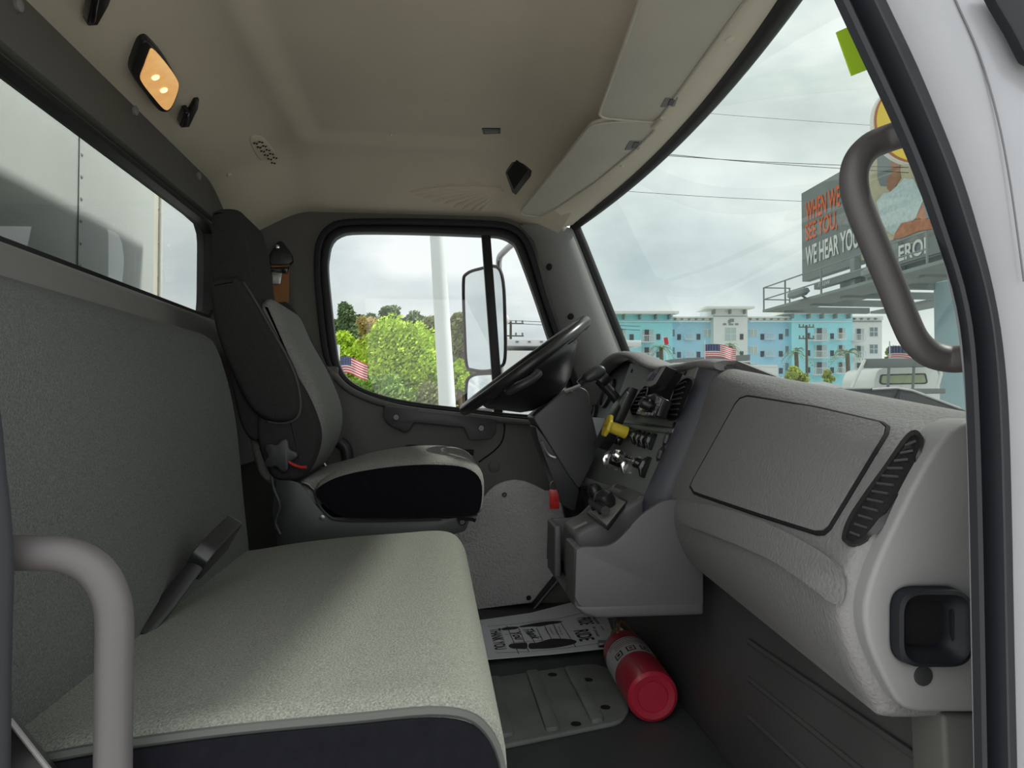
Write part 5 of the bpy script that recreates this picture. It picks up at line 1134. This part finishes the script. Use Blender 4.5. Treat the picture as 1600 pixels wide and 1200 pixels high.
# ---- trees
def leaves(mb, c, r, n, s, rng, squash=1.0):
    for _ in range(n):
        v = Vector((rng.gauss(0, 1), rng.gauss(0, 1), rng.gauss(0, 1))).normalized()*(rng.random()**.45)
        p = c+V3(v.x*r, v.y*r, v.z*r*squash); a = Vector((rng.gauss(0, 1), rng.gauss(0, 1), rng.gauss(0, 1))).normalized(); d = a.orthogonal().normalized(); e_ = a.cross(d)
        k = s*(.6+.8*rng.random()); i = len(mb.v)
        mb.v += [p-d*k, p+e_*k*.5, p+d*k, p-e_*k*.5]; mb.f.append((i, i+1, i+2, i+3))
def tree(u, vt, vb, wpx, y, leaf, label, seed, nb=26, nl=120, group='trees beyond the driver window', name='tree', size=.16, cone=0.):
    rng = random.Random(seed); t = AY(u, vt, y); bt = AY(u, vb, y); R_ = (AY(u+wpx/2, vt, y)-t).length; hh = t.z-bt.z
    o = thing(name, label, 'tree' if name != 'bush' else 'bush', (t.x, y, GZ), group)
    b = MB(); b.tube([V3(t.x, y, GZ), V3(t.x+.1*R_, y, GZ+(t.z-GZ)*.4), V3(t.x-.05*R_, y, t.z-hh*.12)], [.16+.02*hh, .12+.01*hh, .04], 8); tr_ = b.build('trunk', 'bark', o)
    b = MB(); br = MB()
    for k in range(nb):
        f = rng.random(); z = bt.z+hh*(.08+.86*f); rad = R_*(math.sin(math.pi*(.12+.80*f))**.7)*(1-cone*f); q = rng.random()*6.283; rr_ = rad*math.sqrt(rng.random())*.8
        c = V3(t.x+rr_*math.cos(q), y+rr_*math.sin(q)*.7, z); r_ = R_*(.22+.16*rng.random())
        leaves(b, c, r_*1.15, nl*2, size*.72, rng, .85); br.tube([V3(t.x, y, z-hh*.12), c], [.05, .015], 5)
    br.build('branches', 'bark', o); f_ = b.build('foliage', leaf, o, smooth=False); f_['kind'] = 'stuff'; return o
GR = 'trees beyond the driver window'
tree(628, 508, 650, 150, 30, 'leaf_lime', 'bright lime green leafy tree in the middle of the driver window', 1, 64, 230, GR, size=.115)
tree(541, 522, 650, 80, 33, 'leaf_lime', 'lime green tree behind the flag at the left of the driver window', 2, 34, 200, GR, size=.12)
tree(574, 496, 580, 56, 34, 'leaf_rust', 'rust tinged tree top left of the bright lime tree', 3, 30, 120, GR, size=.11)
tree(541, 466, 620, 56, 44, 'leaf_pine', 'tall dark pine at the far left of the driver window', 4, 44, 110, GR, size=.17, cone=.5)
tree(574, 482, 640, 66, 46, 'leaf_pine', 'dark pine between the leftmost pine and the lime tree', 5, 44, 120, GR, size=.17, cone=.3)
tree(608, 476, 640, 70, 48, 'leaf_pine', 'dark pine directly behind the bright lime tree', 6, 44, 120, GR, size=.17, cone=.35)
tree(652, 479, 660, 84, 45, 'leaf_pine', 'broad dark evergreen left of the white lamp pole', 7, 40, 130, GR, size=.19, cone=.2)
tree(682, 490, 665, 74, 42, 'leaf_olive', 'olive tree half hidden by the white lamp pole', 8, 36, 130, GR, size=.18)
tree(722, 484, 665, 62, 40, 'leaf_olive', 'dark olive tree between the lamp pole and the mirror', 9, 40, 140, GR, size=.17)
tree(668, 600, 668, 90, 28, 'leaf_olive', 'low dry brush at the foot of the lime tree', 10, 24, 140, GR, 'bush', .12)
tree(717, 560, 612, 34, 28, 'leaf_lime', 'small lime bush right of the lamp pole', 11, 30, 90, GR, 'bush', .10)
tree(590, 590, 668, 110, 26, 'leaf_green', 'green undergrowth under the lime tree beside the flag', 12, 28, 150, GR, 'bush', .12)
for k, (u, vt, w) in enumerate(((520, 496, 70), (556, 500, 60), (596, 492, 66), (640, 496, 80), (690, 492, 70), (735, 486, 70), (770, 520, 60))):
    tree(u, vt, 668, w, 54, ('leaf_pine', 'leaf_olive')[k % 2], ('first', 'second', 'third', 'fourth', 'fifth', 'sixth', 'last')[k]+' hazy evergreen of the far wood from the left', 30+k, 40, 90, 'far wood behind the driver window', size=.26)
tree(1237, 573, 622, 52, 40, 'leaf_bush', 'round yellow green bush above the dashboard edge', 13, 22, 150, 'bushes by the hotel', 'bush', .14)
tree(1294, 580, 612, 26, 42, 'leaf_bush', 'small yellow green bush by the tent roof', 14, 12, 120, 'bushes by the hotel', 'bush', .13)
tree(1395, 541, 620, 40, 60, 'leaf_green', 'green tree at the right end of the hotel', 15, 20, 120, 'trees by the hotel', size=.2)
tree(1216, 588, 620, 30, 44, 'leaf_olive', 'grey green shrub left of the yellow green bush', 16, 10, 100, 'bushes by the hotel', 'bush', .14)
def palm(u, vt, y, seed, label, wpx=60):
    rng = random.Random(seed); t = AY(u, vt, y); L_ = (AY(u+wpx/2, vt, y)-t).length
    o = thing('palm_tree', label, 'palm tree', (t.x, y, GZ), 'palm trees by the hotel')
    b = MB(); b.tube([V3(t.x, y, GZ), V3(t.x+.1, y, (GZ+t.z)/2), t], [.22, .18, .16], 8); b.build('trunk', 'bark', o)
    for k in range(18):
        q = 6.283*k/18+rng.random()*.3; el = rng.uniform(-.3, 1.1); d = V3(math.cos(q)*math.cos(el), math.sin(q)*math.cos(el), math.sin(el)); sd_ = d.cross(V3(0, 0, 1)).normalized(); b = MB()
        for i in range(9):
            s = (i+1)/9; p = t+d*L_*s-V3(0, 0, .75*L_*s*s)
            for sg_ in (-1, 1):
                tipp = p+(sd_*sg_*.8+d*.6)*L_*.28*(1-.5*s)-V3(0, 0, .12*L_)
                b.add([p, p+d*.06*L_, tipp], [(0, 1, 2)])
        ob = b.build('frond', 'leaf_palm', o, smooth=False)
palm(1033, 543, 58, 1, 'palm in front of the leftmost teal hotel wing', 44)
palm(1244, 550, 56, 2, 'palm in front of the right blue hotel wing', 46)
palm(1324, 552, 55, 3, 'palm in front of the right teal hotel wing', 54)
palm(1142, 540, 60, 4, 'palm in front of the white hotel tower', 30)
# ---- lamp pole, mirrors, trailer, utility poles
b = MB(); pt_, pb2 = AY(679, 300, 9), AY(704, 720, 9); b.tube([pt_, pb2, pb2+(pb2-pt_)*.42], [.085, .108, .115], 20); tag(b.build('lamp_pole', 'pole_white'), 'tall leaning white lamp pole outside the driver window', 'pole')
mr = thing('side_mirror', 'tall west coast door mirror outside the driver window', 'mirror', AY(775, 640, 3.02))
mn_ = V3(-.80, -.60, .03).normalized(); mc = AY(756, 500, 3.05)
def AM(u, v, off=0): return AP(u, v, mc+mn_*off, mn_)
mo = [(p.x, p.y) for p in cat([(724, 445), (729, 428), (750, 420), (776, 417), (786, 440), (789, 500), (789, 560), (780, 574), (760, 580), (738, 578), (729, 570), (726, 520)], 4)]
b = MB(); b.add([AM(u, v, .004) for u, v in mo], [tuple(range(len(mo)))]); b.build('main_glass', 'mirror_glass', mr, smooth=False)
b = MB(); b.tube([AM(u, v, .004) for u, v in mo], .007, 8, closed=True); b.build('bezel', 'dark_plastic', mr)
b = MB(); b.loft([[AM(u, v, 0) for u, v in mo], [AM(756+(u-756)*.98, 500+(v-500)*.98, -.03) for u, v in mo], [AM(756+(u-756)*.7, 500+(v-500)*.85, -.06) for u, v in mo]]); b.build('shell', 'chrome', mr, sharp=60)
mo2 = [(p.x, p.y) for p in cat([(729, 600), (736, 588), (752, 584), (775, 586), (783, 610), (780, 636), (750, 640), (730, 636)], 4)]
c2 = AM(756, 612, .012); q2 = [AM(u, v, .004) for u, v in mo2]
b = MB(); b.loft([q2, [p.lerp(c2, .3)+mn_*.004 for p in q2], [p.lerp(c2, .6)+mn_*.007 for p in q2], [p.lerp(c2, .97)+mn_*.009 for p in q2]]); b.build('convex_glass', 'mirror_glass', mr, sharp=80)
b = MB(); b.tube(q2, .007, 8, closed=True); b.build('bezel', 'dark_plastic', mr)
b = MB(); b.tube(rnd([AY(815, 372, 2.86), AY(795, 386, 3.0), AY(779, 402, 3.12), AY(781, 500, 3.12), AY(783, 650, 3.12), AY(800, 690, 2.86)], .03, 4, False), .013, 10); b.build('arm', 'steel', mr)
b = MB(); b.lathe(AY(787, 500, 3.1), (1, -.3, 0), [(.018, -.01), (.022, .0), (.020, .016), (.01, .022), (0, .023)], 14); b.build('knob', 'rail_white', mr)
tl_ = thing('white_trailer', 'white box trailer parked beyond the steering wheel', 'trailer', AY(850, 640, 15))
b = MB(); p, q = AY(783, 540, 15), AY(1000, 620, 15); b.box(((p.x+q.x)/2, 16.2, (p.z-1.0)/2-.1), (q.x-p.x, 2.4, p.z+1.0)); b.build('body', 'truck_white', tl_)
b = MB(); p2_ = AY(783, 530, 15); b.box(((p.x+q.x)/2, 16.2, (p.z+p2_.z)/2), (q.x-p.x+.05, 2.45, p2_.z-p.z)); b.build('top_rail', 'rail_white', tl_, bevel=.01)
for k in range(5):
    b = MB(); pp_ = AY(808+19*k, 534, 14.96); b.box(pp_, (.06, .03, .03)); b.build('marker_lamp', 'rack_grey', tl_)
for x_ in (p.x+.5, q.x-.6):
    b = MB(); b.lathe(V3(x_, 15.0, GZ+.45), (0, 1, 0), [(.2, 0), (.45, .02), (.45, .25), (.2, .27)], 18); b.build('wheel', 'tyre', tl_)
b = MB(); b.box(((p.x+q.x)/2, 16.2, GZ+.62), (q.x-p.x, .9, .35)); b.build('chassis', 'rack_grey', tl_)
def upole(u, vt, y, label, w):
    t = AY(u, vt, y); o = thing('utility_pole', label, 'pole', (t.x, y, GZ), 'utility poles')
    b = MB(); b.tube([V3(t.x, y, GZ), t], [.12, .08], 8); b.build('post', 'wood_pole', o)
    for dz in (.15, 1.0):
        b = MB(); b.box(t-V3(0, 0, dz), (w, .07, .08)); a_ = b.build('crossarm', 'wood_pole', o)
        for k in (-.45, -.2, .2, .45):
            b = MB(); b.lathe(t-V3(-k*w, 0, dz-.06), (0, 0, 1), [(.06, 0), (.06, .15), (0, .18)], 8); b.build('insulator', 'rack_grey', a_)
upole(798, 502, 50, 'utility pole with crossarms beyond the white trailer', 1.8)
upole(1260, 508, 52, 'utility pole standing before the right teal hotel wing', 1.2)
for k, (v0, v1) in enumerate(((500, 502), (504, 508))):
    b = MB(); b.tube([AY(780, v0, 50), AY(1000, v1+8, 50)], .02, 5); tag(b.build('power_line', 'wire'), ('upper' if k == 0 else 'lower')+' wire running from the pole beyond the white trailer', 'wire', 'power lines')
# ================================================================== lift everything from camera height to the ground datum
for o in list(S.objects):
    if o.parent is None: o.location.z += H
